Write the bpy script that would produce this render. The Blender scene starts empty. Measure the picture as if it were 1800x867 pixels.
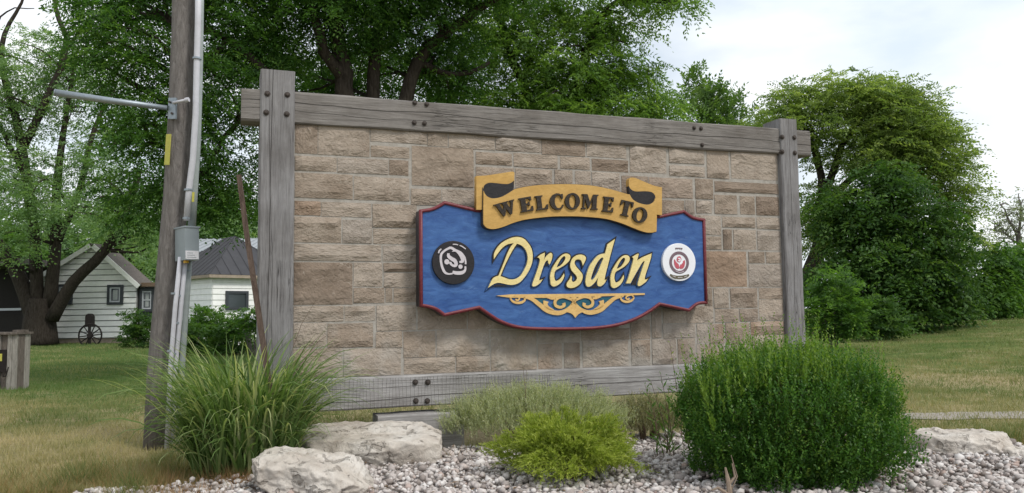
import bpy, bmesh, math, random
import numpy as np
from mathutils import Vector, Matrix, noise as mnoise

S = bpy.context.scene
C = S.collection
R = math.radians
random.seed(7)

# ------------------------------------------------------------------ camera
F, PIT, ROL, CAMZ = 1400.0, 0.0819, -0.0135, 1.0
fwd = Vector((0, math.cos(PIT), math.sin(PIT)))
upc = Vector((0, -math.sin(PIT), math.cos(PIT)))
xc = Vector((1, 0, 0))
rgt = xc * math.cos(ROL) + upc * math.sin(ROL)
up = -xc * math.sin(ROL) + upc * math.cos(ROL)
cd = bpy.data.cameras.new('camera')
cam = bpy.data.objects.new('camera', cd)
C.objects.link(cam)
m = Matrix((rgt, up, -fwd)).transposed().to_4x4()
m.translation = Vector((0, 0, CAMZ))
cam.matrix_world = m
cd.sensor_width = 36.0
cd.lens = 36.0 * F / 1800.0
cd.clip_start = 0.05
cd.clip_end = 2000
S.camera = cam

# ------------------------------------------------------------------ light and sky
SUN_AZ, SUN_EL = R(132), R(50)          # azimuth from +Y, clockwise: behind the viewer, to the right
S.view_settings.view_transform = 'Standard'
S.view_settings.look = 'None'
S.view_settings.gamma = 1.0
S.view_settings.exposure = 0.44
W = bpy.data.worlds.new('World')
S.world = W
W.use_nodes = True
nt = W.node_tree
nt.nodes.clear()
def wn(t, **k):
    n = nt.nodes.new(t)
    for a, b in k.items():
        setattr(n, a, b)
    return n
sky = wn('ShaderNodeTexSky', sky_type='NISHITA', sun_disc=False, sun_elevation=SUN_EL, sun_rotation=SUN_AZ)
tc = wn('ShaderNodeTexCoord')
mp = wn('ShaderNodeMapping')
mp.inputs['Scale'].default_value = (1.0, 1.0, 2.3)
mp.inputs['Location'].default_value = (0.35, 0.2, 0.1)
nz = wn('ShaderNodeTexNoise')
nz.inputs['Scale'].default_value = 2.3
nz.inputs['Detail'].default_value = 7
nz.inputs['Roughness'].default_value = 0.52
nz.inputs['Distortion'].default_value = 0.25
rp = wn('ShaderNodeValToRGB')
rp.color_ramp.elements[0].position = 0.30
rp.color_ramp.elements[0].color = (0.45, 0.45, 0.45, 1)
rp.color_ramp.elements[1].position = 0.55
rp.color_ramp.elements[1].color = (1, 1, 1, 1)
nz2 = wn('ShaderNodeTexNoise')
nz2.inputs['Scale'].default_value = 3.4
nz2.inputs['Detail'].default_value = 6
rp2 = wn('ShaderNodeValToRGB')
rp2.color_ramp.elements[0].position = 0.33
rp2.color_ramp.elements[0].color = (5.9, 6.7, 7.4, 1)
rp2.color_ramp.elements[1].position = 0.66
rp2.color_ramp.elements[1].color = (9.2, 9.25, 9.35, 1)
mx = wn('ShaderNodeMix', data_type='RGBA')
bg = wn('ShaderNodeBackground')
bg.inputs['Strength'].default_value = 0.1
out = wn('ShaderNodeOutputWorld')
L = nt.links.new
L(tc.outputs['Generated'], mp.inputs['Vector'])
L(mp.outputs[0], nz.inputs['Vector'])
L(mp.outputs[0], nz2.inputs['Vector'])
L(nz.outputs['Fac'], rp.inputs[0])
L(nz2.outputs['Fac'], rp2.inputs[0])
L(rp.outputs[0], mx.inputs[0])
L(sky.outputs[0], mx.inputs[6])
L(rp2.outputs[0], mx.inputs[7])
L(mx.outputs[2], bg.inputs['Color'])
L(bg.outputs[0], out.inputs['Surface'])
sd = bpy.data.lights.new('sun', 'SUN')
sd.energy = 1.7
sd.angle = R(12)
sd.color = (1.0, 0.955, 0.88)
so = bpy.data.objects.new('sun', sd)
C.objects.link(so)
sdir = Vector((math.sin(SUN_AZ) * math.cos(SUN_EL), math.cos(SUN_AZ) * math.cos(SUN_EL), math.sin(SUN_EL)))
so.rotation_euler = sdir.to_track_quat('Z', 'Y').to_euler()
so.location = (4, -4, 9)

# ------------------------------------------------------------------ helpers
def ray(px, py):
    a, b = px - 900.0, py - 433.5
    u = a * math.cos(ROL) + b * math.sin(ROL)
    v = -a * math.sin(ROL) + b * math.cos(ROL)
    return xc * (u / F) + upc * (-v / F) + fwd
def at(px, py, Y):
    d = ray(px, py)
    return Vector((0, 0, CAMZ)) + d * (Y / d.y)
def on_ground(px, py, z=0.0):
    d = ray(px, py)
    return Vector((0, 0, CAMZ)) + d * ((z - CAMZ) / d.z)
TH = 0.3374
P0 = Vector((-1.5251, 5.547, 0))
U = Vector((math.cos(TH), math.sin(TH), 0))
N = Vector((math.sin(TH), -math.cos(TH), 0))
def Wp(u, d, z):
    return P0 + U * u + N * d + Vector((0, 0, z))
def wuv(px, py, d=0.0):
    """where the sight line of a photo pixel meets the plane parallel to the wall at offset d"""
    q = ray(px, py)
    o = Vector((0, 0, CAMZ)) - (P0 + N * d)
    t = -(o.dot(N)) / q.dot(N)
    p = Vector((0, 0, CAMZ)) + q * t
    return ((p - P0).dot(U), p.z)

def gh(x, y):
    """ground height"""
    def ss(t):
        t = np.clip(t, 0, 1)
        return t * t * (3 - 2 * t)
    x = np.asarray(x, float); y = np.asarray(y, float)
    rise = 0.62 * ss((x - 1.5) / 16.0) * ss((y - 7.0) / 20.0)
    wob = 0.025 * np.sin(x * 0.9 + 1.3) * np.sin(y * 0.7) + 0.02 * np.sin(x * 2.3 + y * 1.7)
    return rise + wob * ss((y - 6) / 5.0)

class MB:
    def __init__(s):
        s.v = []; s.f = []
    def add(s, vs, fs):
        k = len(s.v)
        s.v += [tuple(v) for v in vs]
        s.f += [tuple(i + k for i in f) for f in fs]
        return s
    def hexa(s, c):
        """8 corners: bottom ring then top ring, both counter-clockwise seen from above"""
        return s.add(c, [(3, 2, 1, 0), (4, 5, 6, 7), (0, 1, 5, 4), (1, 2, 6, 5), (2, 3, 7, 6), (3, 0, 4, 7)])
    def box(s, x0, x1, y0, y1, z0, z1):
        return s.hexa([(x0, y0, z0), (x1, y0, z0), (x1, y1, z0), (x0, y1, z0), (x0, y0, z1), (x1, y0, z1), (x1, y1, z1), (x0, y1, z1)])
    def wbox(s, u0, u1, d0, d1, z0, z1):
        """box in wall coordinates, d1 nearer the viewer"""
        c = [Wp(u0, d1, z0), Wp(u1, d1, z0), Wp(u1, d0, z0), Wp(u0, d0, z0), Wp(u0, d1, z1), Wp(u1, d1, z1), Wp(u1, d0, z1), Wp(u0, d0, z1)]
        return s.hexa(c)
    def obox(s, o, ax, ay, az):
        o = Vector(o); ax = Vector(ax); ay = Vector(ay); az = Vector(az)
        return s.hexa([o, o + ax, o + ax + ay, o + ay, o + az, o + ax + az, o + ax + ay + az, o + ay + az])
    def tube(s, pts, rads, n=8, caps=True):
        pts = [Vector(p) for p in pts]
        if not hasattr(rads, '__len__'):
            rads = [rads] * len(pts)
        rings = []
        ref = None
        for i, p in enumerate(pts):
            a = pts[max(i - 1, 0)]; b = pts[min(i + 1, len(pts) - 1)]
            t = (b - a).normalized()
            if ref is None:
                ref = t.orthogonal().normalized()
            ref = (ref - t * ref.dot(t))
            ref = ref.normalized() if ref.length > 1e-6 else t.orthogonal().normalized()
            w = t.cross(ref)
            rings.append([p + (ref * math.cos(2 * math.pi * k / n) + w * math.sin(2 * math.pi * k / n)) * rads[i] for k in range(n)])
        vs = [v for r in rings for v in r]
        fs = []
        for i in range(len(rings) - 1):
            for k in range(n):
                fs.append((i * n + k, i * n + (k + 1) % n, (i + 1) * n + (k + 1) % n, (i + 1) * n + k))
        if caps:
            fs.append(tuple(range(n - 1, -1, -1)))
            fs.append(tuple(range((len(rings) - 1) * n, len(rings) * n)))
        return s.add(vs, fs)
    def mesh(s, name):
        me = bpy.data.meshes.new(name)
        me.from_pydata([tuple(v) for v in s.v], [], s.f)
        me.update()
        return me

def tag(o, label=None, cat=None, group=None, kind=None):
    if label: o['label'] = label
    if cat: o['category'] = cat
    if group: o['group'] = group
    if kind: o['kind'] = kind
    return o
def obj(name, src, mt, parent=None, smooth=False, kind=None):
    me = src.mesh(name) if isinstance(src, MB) else src
    if me.materials:
        me.materials.clear()
    me.materials.append(mt)
    if smooth:
        me.polygons.foreach_set('use_smooth', [True] * len(me.polygons))
    o = bpy.data.objects.new(name, me)
    C.objects.link(o)
    if parent is not None:
        # walk up to the thing's Empty, whose location is the origin of every piece
        r = parent
        org = Vector(r.get('_o', (0, 0, 0)))
        o.parent = parent
        me.transform(Matrix.Translation(-org))
        o['_o'] = tuple(org)
    if kind: o['kind'] = kind
    return o
def thing(name, label, cat, loc, group=None):
    o = bpy.data.objects.new(name, None)
    C.objects.link(o)
    o.location = loc
    o.empty_display_size = 0.2
    o['_o'] = tuple(loc)
    return tag(o, label, cat, group)

# ------------------------------------------------------------------ materials
def mat(name, rough=0.7, spec=0.3, metal=0.0):
    m = bpy.data.materials.new(name)
    m.use_nodes = True
    b = m.node_tree.nodes['Principled BSDF']
    b.inputs['Roughness'].default_value = rough
    b.inputs['Specular IOR Level'].default_value = spec
    b.inputs['Metallic'].default_value = metal
    return m, m.node_tree, b
def nd(t, ty, **k):
    n = t.nodes.new(ty)
    for a, b in k.items():
        if a.startswith('i_'):
            n.inputs[a[2:]].default_value = b
        else:
            setattr(n, a, b)
    return n
def coords(t, scale=(1, 1, 1), kind='Object', rot=(0, 0, 0)):
    c = nd(t, 'ShaderNodeTexCoord')
    mpn = nd(t, 'ShaderNodeMapping')
    mpn.inputs['Scale'].default_value = scale
    mpn.inputs['Rotation'].default_value = rot
    t.links.new(c.outputs[kind], mpn.inputs['Vector'])
    return mpn.outputs[0]
def noise(t, vec, scale, detail=5, rough=0.55, dist=0.0):
    n = nd(t, 'ShaderNodeTexNoise')
    n.inputs['Scale'].default_value = scale
    n.inputs['Detail'].default_value = detail
    n.inputs['Roughness'].default_value = rough
    n.inputs['Distortion'].default_value = dist
    if vec is not None:
        t.links.new(vec, n.inputs['Vector'])
    return n.outputs['Fac']
def ramp(t, fac, stops):
    r = nd(t, 'ShaderNodeValToRGB')
    e = r.color_ramp.elements
    while len(e) < len(stops):
        e.new(0.5)
    for i, (p, c) in enumerate(stops):
        e[i].position = p
        e[i].color = (c, c, c, 1) if not hasattr(c, '__len__') else (*c, 1)
    t.links.new(fac, r.inputs[0])
    return r.outputs[0]
def mixc(t, fac, a, b, mode='MIX'):
    x = nd(t, 'ShaderNodeMix', data_type='RGBA', blend_type=mode)
    for s, v in ((0, fac), (6, a), (7, b)):
        if hasattr(v, 'is_linked'):
            t.links.new(v, x.inputs[s])
        elif hasattr(v, '__len__'):
            x.inputs[s].default_value = (*v, 1)
        else:
            x.inputs[s].default_value = v
    return x.outputs[2]
def math_(t, op, a, b=0.0):
    x = nd(t, 'ShaderNodeMath', operation=op)
    for s, v in ((0, a), (1, b)):
        if hasattr(v, 'is_linked'):
            t.links.new(v, x.inputs[s])
        else:
            x.inputs[s].default_value = v
    return x.outputs[0]
def bump(t, b, h, strength=0.5, dist=0.01):
    n = nd(t, 'ShaderNodeBump')
    n.inputs['Strength'].default_value = strength
    n.inputs['Distance'].default_value = dist
    t.links.new(h, n.inputs['Height'])
    t.links.new(n.outputs[0], b.inputs['Normal'])
def objrand(t):
    return nd(t, 'ShaderNodeObjectInfo').outputs['Random']

def simple(name, col, rough=0.6, spec=0.3, metal=0.0, var=0.18, scale=30, bstr=0.15):
    m, t, b = mat(name, rough, spec, metal)
    v = coords(t)
    f = noise(t, v, scale, 6, 0.6)
    lo = tuple(c * (1 - var) for c in col); hi = tuple(min(1, c * (1 + var)) for c in col)
    t.links.new(ramp(t, f, [(0.3, lo), (0.7, hi)]), b.inputs['Base Color'])
    bump(t, b, f, bstr, 0.004)
    return m

def m_stone():
    m, t, b = mat('sandstone', 0.9, 0.15)
    v = coords(t)
    r = objrand(t)
    base = ramp(t, r, [(0.0, (0.215, 0.168, 0.132)), (0.2, (0.283, 0.230, 0.184)), (0.5, (0.316, 0.263, 0.215)), (0.75, (0.352, 0.302, 0.256)), (0.9, (0.305, 0.266, 0.231)), (1.0, (0.292, 0.204, 0.143))])
    n1 = noise(t, v, 5.0, 6, 0.6, 0.4)
    n2 = noise(t, v, 42, 8, 0.7)
    v2 = coords(t, (1, 1, 5))
    n3 = noise(t, v2, 7, 5, 0.6, 0.5)
    c = mixc(t, 1.0, base, ramp(t, n1, [(0.28, (0.74, 0.71, 0.68)), (0.5, 1.0), (0.75, (1.20, 1.2, 1.2))]), 'MULTIPLY')
    c = mixc(t, 0.35, c, ramp(t, n3, [(0.35, (0.84, 0.80, 0.76)), (0.6, 1.08)]), 'MULTIPLY')
    c = mixc(t, 0.45, c, ramp(t, n2, [(0.3, 0.78), (0.7, 1.2)]), 'MULTIPLY')
    # pale bruised ridges of the split face
    vr = nd(t, 'ShaderNodeTexVoronoi', feature='DISTANCE_TO_EDGE')
    vr.inputs['Scale'].default_value = 7.5
    dv = mixc(t, 0.22, v, nd(t, 'ShaderNodeTexNoise').outputs['Color'])
    t.links.new(dv, vr.inputs['Vector'])
    edge = ramp(t, vr.outputs['Distance'], [(0.0, 1.0), (0.03, 0.0)])
    gate = ramp(t, noise(t, v, 3.3, 3), [(0.52, 0.0), (0.62, 1.0)])
    c = mixc(t, math_(t, 'MULTIPLY', math_(t, 'MULTIPLY', edge, gate), 0.65), c, (0.50, 0.435, 0.375))
    spl = ramp(t, noise(t, v, 9, 8, 0.75, 1.2), [(0.63, 0.0), (0.72, 1.0)])
    c = mixc(t, math_(t, 'MULTIPLY', spl, 0.5), c, (0.47, 0.43, 0.38))
    # lime and splash stains low on the wall
    gp = nd(t, 'ShaderNodeNewGeometry'); sz = nd(t, 'ShaderNodeSeparateXYZ'); t.links.new(gp.outputs['Position'], sz.inputs[0])
    low = nd(t, 'ShaderNodeMapRange'); low.inputs[1].default_value = 1.15; low.inputs[2].default_value = 0.55
    t.links.new(sz.outputs[2], low.inputs[0])
    ws = nd(t, 'ShaderNodeTexNoise'); ws.inputs['Scale'].default_value = 4.5; ws.inputs['Detail'].default_value = 7; t.links.new(gp.outputs['Position'], ws.inputs['Vector'])
    st = math_(t, 'MULTIPLY', low.outputs[0], ramp(t, ws.outputs['Fac'], [(0.42, 0.0), (0.62, 0.75)]))
    c = mixc(t, st, c, (0.37, 0.345, 0.315))
    t.links.new(c, b.inputs['Base Color'])
    h = math_(t, 'ADD', math_(t, 'MULTIPLY', n1, 1.25), math_(t, 'ADD', math_(t, 'MULTIPLY', n2, 0.16), math_(t, 'MULTIPLY', vr.outputs['Distance'], 2.2)))
    bump(t, b, h, 0.48, 0.016)
    return m
def m_mortar():
    m, t, b = mat('mortar', 0.95, 0.1)
    v = coords(t)
    f = noise(t, v, 18, 7, 0.7)
    t.links.new(ramp(t, f, [(0.3, (0.27, 0.245, 0.215)), (0.7, (0.42, 0.395, 0.36))]), b.inputs['Base Color'])
    bump(t, b, f, 0.6, 0.008)
    return m
def m_timber(name, axis, cracks, tone=1.0, hue=(1, 1, 1)):
    """weathered grey timber; axis = grain direction in wall coordinates, cracks = long checks
    (a, b, w, wobble): centre line across = a + b*along"""
    m, t, b = mat(name, 0.88, 0.15)
    # world position -> wall coordinates
    g = nd(t, 'ShaderNodeNewGeometry')
    mpn = nd(t, 'ShaderNodeMapping', vector_type='POINT')
    mpn.inputs['Rotation'].default_value = (0, 0, -TH)
    t.links.new(g.outputs['Position'], mpn.inputs['Vector'])
    st = (1.6, 20, 20) if axis == 'u' else (20, 20, 1.6)
    m2 = nd(t, 'ShaderNodeMapping'); m2.inputs['Scale'].default_value = st
    t.links.new(mpn.outputs[0], m2.inputs['Vector'])
    gr = noise(t, m2.outputs[0], 2.2, 8, 0.68, 0.7)
    m3 = nd(t, 'ShaderNodeMapping'); m3.inputs['Scale'].default_value = (0.5, 14, 14) if axis == 'u' else (14, 14, 0.5)
    t.links.new(mpn.outputs[0], m3.inputs['Vector'])
    fi = noise(t, m3.outputs[0], 7, 6, 0.7, 0.3)
    blot = noise(t, mpn.outputs[0], 3.0, 6, 0.65)
    c = ramp(t, gr, [(0.26, tuple(tone * x * h for x, h in zip((0.140, 0.133, 0.130), hue))), (0.46, tuple(tone * x * h for x, h in zip((0.205, 0.198, 0.196), hue))), (0.72, tuple(tone * x * h for x, h in zip((0.275, 0.268, 0.266), hue)))])
    c = mixc(t, 0.75, c, ramp(t, fi, [(0.32, 0.80), (0.6, 1.1)]), 'MULTIPLY')
    c = mixc(t, 0.6, c, ramp(t, blot, [(0.3, (0.62, 0.585, 0.555)), (0.65, 1.17)]), 'MULTIPLY')
    # narrow checks that follow the grain
    ck = ramp(t, noise(t, m3.outputs[0], 3.1, 3, 0.5, 0.9), [(0.485, 0.0), (0.497, 1.0), (0.503, 1.0), (0.515, 0.0)])
    gate = ramp(t, noise(t, mpn.outputs[0], 1.7, 2), [(0.56, 0.0), (0.62, 1.0)])
    ckm = math_(t, 'MULTIPLY', ck, gate)
    tot = ckm
    sx = nd(t, 'ShaderNodeSeparateXYZ'); t.links.new(mpn.outputs[0], sx.inputs[0])
    p0 = Matrix.Rotation(-TH, 3, 'Z') @ P0
    al, ac, oa, oc = (sx.outputs[0], sx.outputs[2], p0.x, 0) if axis == 'u' else (sx.outputs[2], sx.outputs[0], 0, p0.x)
    for (a, bb, w, wob) in cracks:
        n1 = nd(t, 'ShaderNodeTexNoise', noise_dimensions='1D')
        n1.inputs['Scale'].default_value = 1.1; n1.inputs['Detail'].default_value = 4; n1.inputs['Roughness'].default_value = .4
        t.links.new(al, n1.inputs['W'])
        line = math_(t, 'ADD', math_(t, 'MULTIPLY', math_(t, 'SUBTRACT', al, oa), bb), a + oc - 0.5 * wob)
        line = math_(t, 'ADD', line, math_(t, 'MULTIPLY', n1.outputs['Fac'], wob))
        d = math_(t, 'ABSOLUTE', math_(t, 'SUBTRACT', ac, line))
        k = math_(t, 'LESS_THAN', d, w)
        tot = math_(t, 'MAXIMUM', tot, k)
    c = mixc(t, math_(t, 'MULTIPLY', tot, 0.75), c, (0.03, 0.026, 0.024))
    t.links.new(c, b.inputs['Base Color'])
    h = math_(t, 'SUBTRACT', math_(t, 'ADD', math_(t, 'MULTIPLY', gr, 0.9), math_(t, 'MULTIPLY', fi, 0.7)), math_(t, 'MULTIPLY', tot, 1.4))
    bump(t, b, h, 0.7, 0.01)
    return m
def m_paint(name, lo, hi, scale=7, rough=0.45, bstr=0.35, stretch=(1, 1, 2.2), chip=None):
    m, t, b = mat(name, rough, 0.35)
    v = coords(t, stretch)
    n1 = noise(t, v, scale, 7, 0.62, 1.3)
    n2 = noise(t, v, scale * 6, 5, 0.6, 0.6)
    c = mixc(t, 0.8, ramp(t, n1, [(0.32, lo), (0.68, hi)]), ramp(t, n2, [(0.3, 0.86), (0.7, 1.12)]), 'MULTIPLY')
    if chip:
        g = ramp(t, noise(t, v, scale * 2.4, 9, 0.75, 0.8), [(0.58, 0.0), (0.70, 1.0)])
        g2 = ramp(t, noise(t, v, scale * .7, 4, 0.6, 0.5), [(0.45, 0.15), (0.62, 1.0)])
        c = mixc(t, math_(t, 'MULTIPLY', math_(t, 'MULTIPLY', g, g2), 0.55), c, chip)
    t.links.new(c, b.inputs['Base Color'])
    bump(t, b, math_(t, 'ADD', n1, math_(t, 'MULTIPLY', n2, 0.3)), bstr, 0.012)
    return m
def m_leaf(name, c0, c1, c2, trans=0.35, rough=0.55):
    m, t, b = mat(name, rough, 0.25)
    a = nd(t, 'ShaderNodeAttribute', attribute_name='tint')
    c = ramp(t, a.outputs['Fac'], [(0.0, c0), (0.5, c1), (1.0, c2)])
    t.links.new(c, b.inputs['Base Color'])
    tr = nd(t, 'ShaderNodeBsdfTranslucent')
    tcx = mixc(t, 1.0, c, (1.5, 1.55, 0.7), 'MULTIPLY')
    t.links.new(tcx, tr.inputs['Color'])
    ms = nd(t, 'ShaderNodeMixShader'); ms.inputs[0].default_value = trans
    t.links.new(b.outputs[0], ms.inputs[1]); t.links.new(tr.outputs[0], ms.inputs[2])
    t.links.new(ms.outputs[0], t.nodes['Material Output'].inputs[0])
    return m
def m_bark(name, lo, hi, scale=6):
    m, t, b = mat(name, 0.95, 0.1)
    v = coords(t, (4, 4, 0.8))
    f = noise(t, v, scale, 8, 0.7, 0.6)
    t.links.new(ramp(t, f, [(0.32, lo), (0.7, hi)]), b.inputs['Base Color'])
    bump(t, b, f, 1.0, 0.03)
    return m
def m_rock(name, lo, mid, hi):
    m, t, b = mat(name, 0.92, 0.15)
    v = coords(t)
    n1 = noise(t, v, 3.2, 8, 0.62, 0.5)
    n2 = noise(t, v, 16, 9, 0.72, 0.3)
    c = mixc(t, 0.9, ramp(t, n1, [(0.3, lo), (0.5, mid), (0.7, hi)]), ramp(t, n2, [(0.28, (0.50, 0.44, 0.38)), (0.42, 0.92), (0.75, 1.15)]), 'MULTIPLY')
    pit = ramp(t, noise(t, v, 11, 4, 0.6, 0.8), [(0.36, 1.0), (0.42, 0.0)])
    c = mixc(t, math_(t, 'MULTIPLY', pit, 0.55), c, (0.16, 0.135, 0.11))
    t.links.new(c, b.inputs['Base Color'])
    bump(t, b, math_(t, 'SUBTRACT', math_(t, 'ADD', n1, math_(t, 'MULTIPLY', n2, 0.5)), math_(t, 'MULTIPLY', pit, 0.35)), 0.9, 0.035)
    return m
def m_ground():
    m, t, b = mat('lawn', 1.0, 0.05)
    v = coords(t)
    n0 = noise(t, v, 0.35, 5, 0.6, 0.5)
    n1 = noise(t, v, 1.3, 6, 0.65, 0.4)
    n2 = noise(t, v, 14, 6, 0.7)
    n3 = noise(t, v, 60, 4, 0.7)
    g = nd(t, 'ShaderNodeNewGeometry')
    sx = nd(t, 'ShaderNodeSeparateXYZ'); t.links.new(g.outputs['Position'], sx.inputs[0])
    # the lawn is greener away from the bed; darker green paints in tree shade
    far = nd(t, 'ShaderNodeMapRange'); far.inputs[1].default_value = 8.0; far.inputs[2].default_value = 15.0
    t.links.new(sx.outputs[1], far.inputs[0])
    lf = nd(t, 'ShaderNodeMapRange'); lf.inputs[1].default_value = 3.0; lf.inputs[2].default_value = -2.0; lf.inputs[3].default_value = 0.55
    t.links.new(sx.outputs[0], lf.inputs[0])
    k = math_(t, 'ADD', math_(t, 'MULTIPLY', n0, 0.5), math_(t, 'MULTIPLY', n1, 0.5))
    k = math_(t, 'ADD', k, math_(t, 'MULTIPLY', math_(t, 'MULTIPLY', far.outputs[0], lf.outputs[0]), 0.25))
    c = ramp(t, k, [(0.40, (0.400, 0.325, 0.190)), (0.51, (0.320, 0.280, 0.150)), (0.60, (0.150, 0.180, 0.058)), (0.72, (0.085, 0.138, 0.036)), (0.9, (0.062, 0.110, 0.028))])
    c = mixc(t, 0.9, c, ramp(t, n2, [(0.3, 0.6), (0.7, 1.35)]), 'MULTIPLY')
    c = mixc(t, 0.8, c, ramp(t, n3, [(0.3, 0.65), (0.7, 1.3)]), 'MULTIPLY')
    t.links.new(c, b.inputs['Base Color'])
    bump(t, b, math_(t, 'ADD', n2, n3), 0.8, 0.03)
    return m

M = {}
M['stone'] = m_stone(); M['mortar'] = m_mortar()
M['post'] = m_timber('grey post timber', 'z', [(-0.185, 0.012, 0.0028, 0.02), (-0.125, -0.02, 0.0014, 0.05), (4.19, 0.01, 0.0022, 0.03)], 1.0, (.985, .99, 1.015))
M['beam'] = m_timber('grey beam timber', 'u', [(2.49, -0.008, 0.0035, 0.09), (2.43, -0.012, 0.0018, 0.10)], 0.90, (1.04, 1, .95))
M['sill'] = m_timber('pale grey sill timber', 'u', [(0.37, 0.025, 0.003, 0.05), (0.47, 0.0, 0.0014, 0.05)], 1.5)
M['bolt'] = simple('rusty bolt iron', (0.075, 0.062, 0.055), 0.7, 0.4, 0.5)
M['blue'] = m_paint('blue sign paint', (0.020, 0.068, 0.232), (0.055, 0.142, 0.360), 4, 0.5, 0.22, (1, 1, 3.2), (0.16, 0.27, 0.47))
M['signside'] = m_paint('dark sign edge', (0.030, 0.028, 0.034), (0.055, 0.05, 0.056), 12, 0.6, 0.2)
M['red'] = m_paint('dark red trim paint', (0.120, 0.018, 0.026), (0.180, 0.032, 0.041), 14, 0.4, 0.2)
M['gold'] = m_paint('ochre yellow paint', (0.470, 0.275, 0.072), (0.560, 0.345, 0.105), 6, 0.5, 0.12)
M['cream'] = m_paint('cream yellow paint', (0.700, 0.560, 0.230), (0.800, 0.670, 0.330), 9, 0.45, 0.2)
M['tan'] = m_paint('tan gold paint', (0.600, 0.370, 0.130), (0.720, 0.480, 0.190), 12, 0.5, 0.15)
M['teal'] = m_paint('dark teal paint', (0.010, 0.075, 0.125), (0.020, 0.115, 0.165), 20, 0.5, 0.1)
M['black'] = m_paint('black paint', (0.010, 0.009, 0.011), (0.022, 0.019, 0.023), 20, 0.5, 0.15)
M['letter'] = m_paint('worn dark brown paint', (0.014, 0.010, 0.008), (0.036, 0.024, 0.014), 26, 0.45, 0.4, (1, 1, 1), (0.30, 0.20, 0.08))
M['white'] = simple('white enamel', (0.78, 0.79, 0.83), 0.35, 0.4, 0, 0.03)
M['palegrey'] = simple('off white enamel', (0.56, 0.52, 0.55), 0.5, 0.3, 0, 0.08)
M['mauve'] = simple('dusty purple print', (0.17, 0.115, 0.135), 0.5, 0.3, 0, 0.1)
M['rose'] = simple('faded red print', (0.48, 0.10, 0.13), 0.5, 0.3, 0, 0.2, 120)
M['olive'] = simple('dark olive print', (0.12, 0.105, 0.065), 0.5, 0.3, 0, 0.25, 120)
M['rock'] = m_rock('pale limestone', (0.38, 0.325, 0.275), (0.54, 0.49, 0.435), (0.655, 0.62, 0.575))
M['ground'] = m_ground()

# ------------------------------------------------------------------ 2-D outlines to solids
def spl(pts, closed=True, k=7):
    """Catmull-Rom through the points; a third element 1 marks a sharp corner"""
    P = [np.array(p[:2], float) for p in pts]
    cor = [len(p) > 2 and p[2] for p in pts]
    n = len(P); o = []
    rng = range(n if closed else n - 1)
    for i in rng:
        p1, p2 = P[i], P[(i + 1) % n]
        p0 = P[i - 1] if (closed or i > 0) else p1
        p3 = P[(i + 2) % n] if (closed or i + 2 < n) else p2
        if cor[i]: p0 = p1 - (p2 - p1) * 0.3
        if cor[(i + 1) % n]: p3 = p2 + (p2 - p1) * 0.3
        if cor[i] and cor[(i + 1) % n]:
            o.append(tuple(p1)); continue
        for s in range(k):
            t = s / k
            a = 0.5 * ((2 * p1) + (p2 - p0) * t + (2 * p0 - 5 * p1 + 4 * p2 - p3) * t * t + (3 * p1 - p0 - 3 * p2 + p3) * t ** 3)
            o.append(tuple(a))
    if not closed: o.append(tuple(P[-1]))
    return o
def stroke(pts, widths, k=7, smooth=True):
    """ribbon outline along an open path"""
    if smooth:
        c = spl(pts, False, k)
    else:
        c = [tuple(p) for p in pts]
    n = len(c)
    if not hasattr(widths, '__len__'): widths = [widths, widths]
    ws = np.interp(np.linspace(0, 1, n), np.linspace(0, 1, len(widths)), widths)
    l, r = [], []
    for i in range(n):
        a = np.array(c[max(i - 1, 0)]); b = np.array(c[min(i + 1, n - 1)])
        d = (b - a); d = d / (np.linalg.norm(d) + 1e-9)
        q = np.array((-d[1], d[0])) * ws[i] / 2
        l.append(tuple(np.array(c[i]) + q)); r.append(tuple(np.array(c[i]) - q))
    return l + r[::-1]
def solid(name, contours, d0, d1, mt, parent, offset=0.0, bev=0.0):
    """contours in wall (u, z); a solid between offsets d0 and d1 from the wall plane"""
    cu = bpy.data.curves.new(name, 'CURVE')
    cu.dimensions = '2D'; cu.fill_mode = 'BOTH'
    cu.extrude = (d1 - d0) / 2 - bev; cu.offset = offset
    cu.bevel_depth = bev; cu.bevel_resolution = 1 if bev else 0
    if bev: cu.offset = offset - bev
    for ct in contours:
        s = cu.splines.new('POLY')
        s.points.add(len(ct) - 1)
        for p, (x, y) in zip(s.points, ct):
            p.co = (x, y, 0, 1)
        s.use_cyclic_u = True
    tmp = bpy.data.objects.new(name, cu)
    me = bpy.data.meshes.new_from_object(tmp)
    bpy.data.objects.remove(tmp); bpy.data.curves.remove(cu)
    dm = (d0 + d1) / 2
    for v in me.vertices:
        v.co = Wp(v.co.x, dm + v.co.z, v.co.y)
    return obj(name, me, mt, parent)

# ================================================================== THE SETTING
def make_ground():
    xs = np.unique(np.concatenate([np.linspace(-400, -40, 12), np.linspace(-40, 40, 121), np.linspace(40, 400, 12)]))
    ys = np.unique(np.concatenate([np.linspace(-60, 2, 8), np.linspace(2, 45, 90), np.linspace(45, 600, 20)]))
    X, Y = np.meshgrid(xs, ys)
    Z = gh(X, Y)
    v = np.stack([X, Y, Z], -1).reshape(-1, 3)
    nx, ny = len(xs), len(ys)
    f = [(j * nx + i, j * nx + i + 1, (j + 1) * nx + i + 1, (j + 1) * nx + i) for j in range(ny - 1) for i in range(nx - 1)]
    me = bpy.data.meshes.new('ground'); me.from_pydata(v.tolist(), [], f); me.update()
    o = obj('ground', me, M['ground'], smooth=True)
    tag(o, 'mown lawn, green with painted-in shade under the trees and dry straw coloured near the garden', None, kind='structure')
make_ground()

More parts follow.
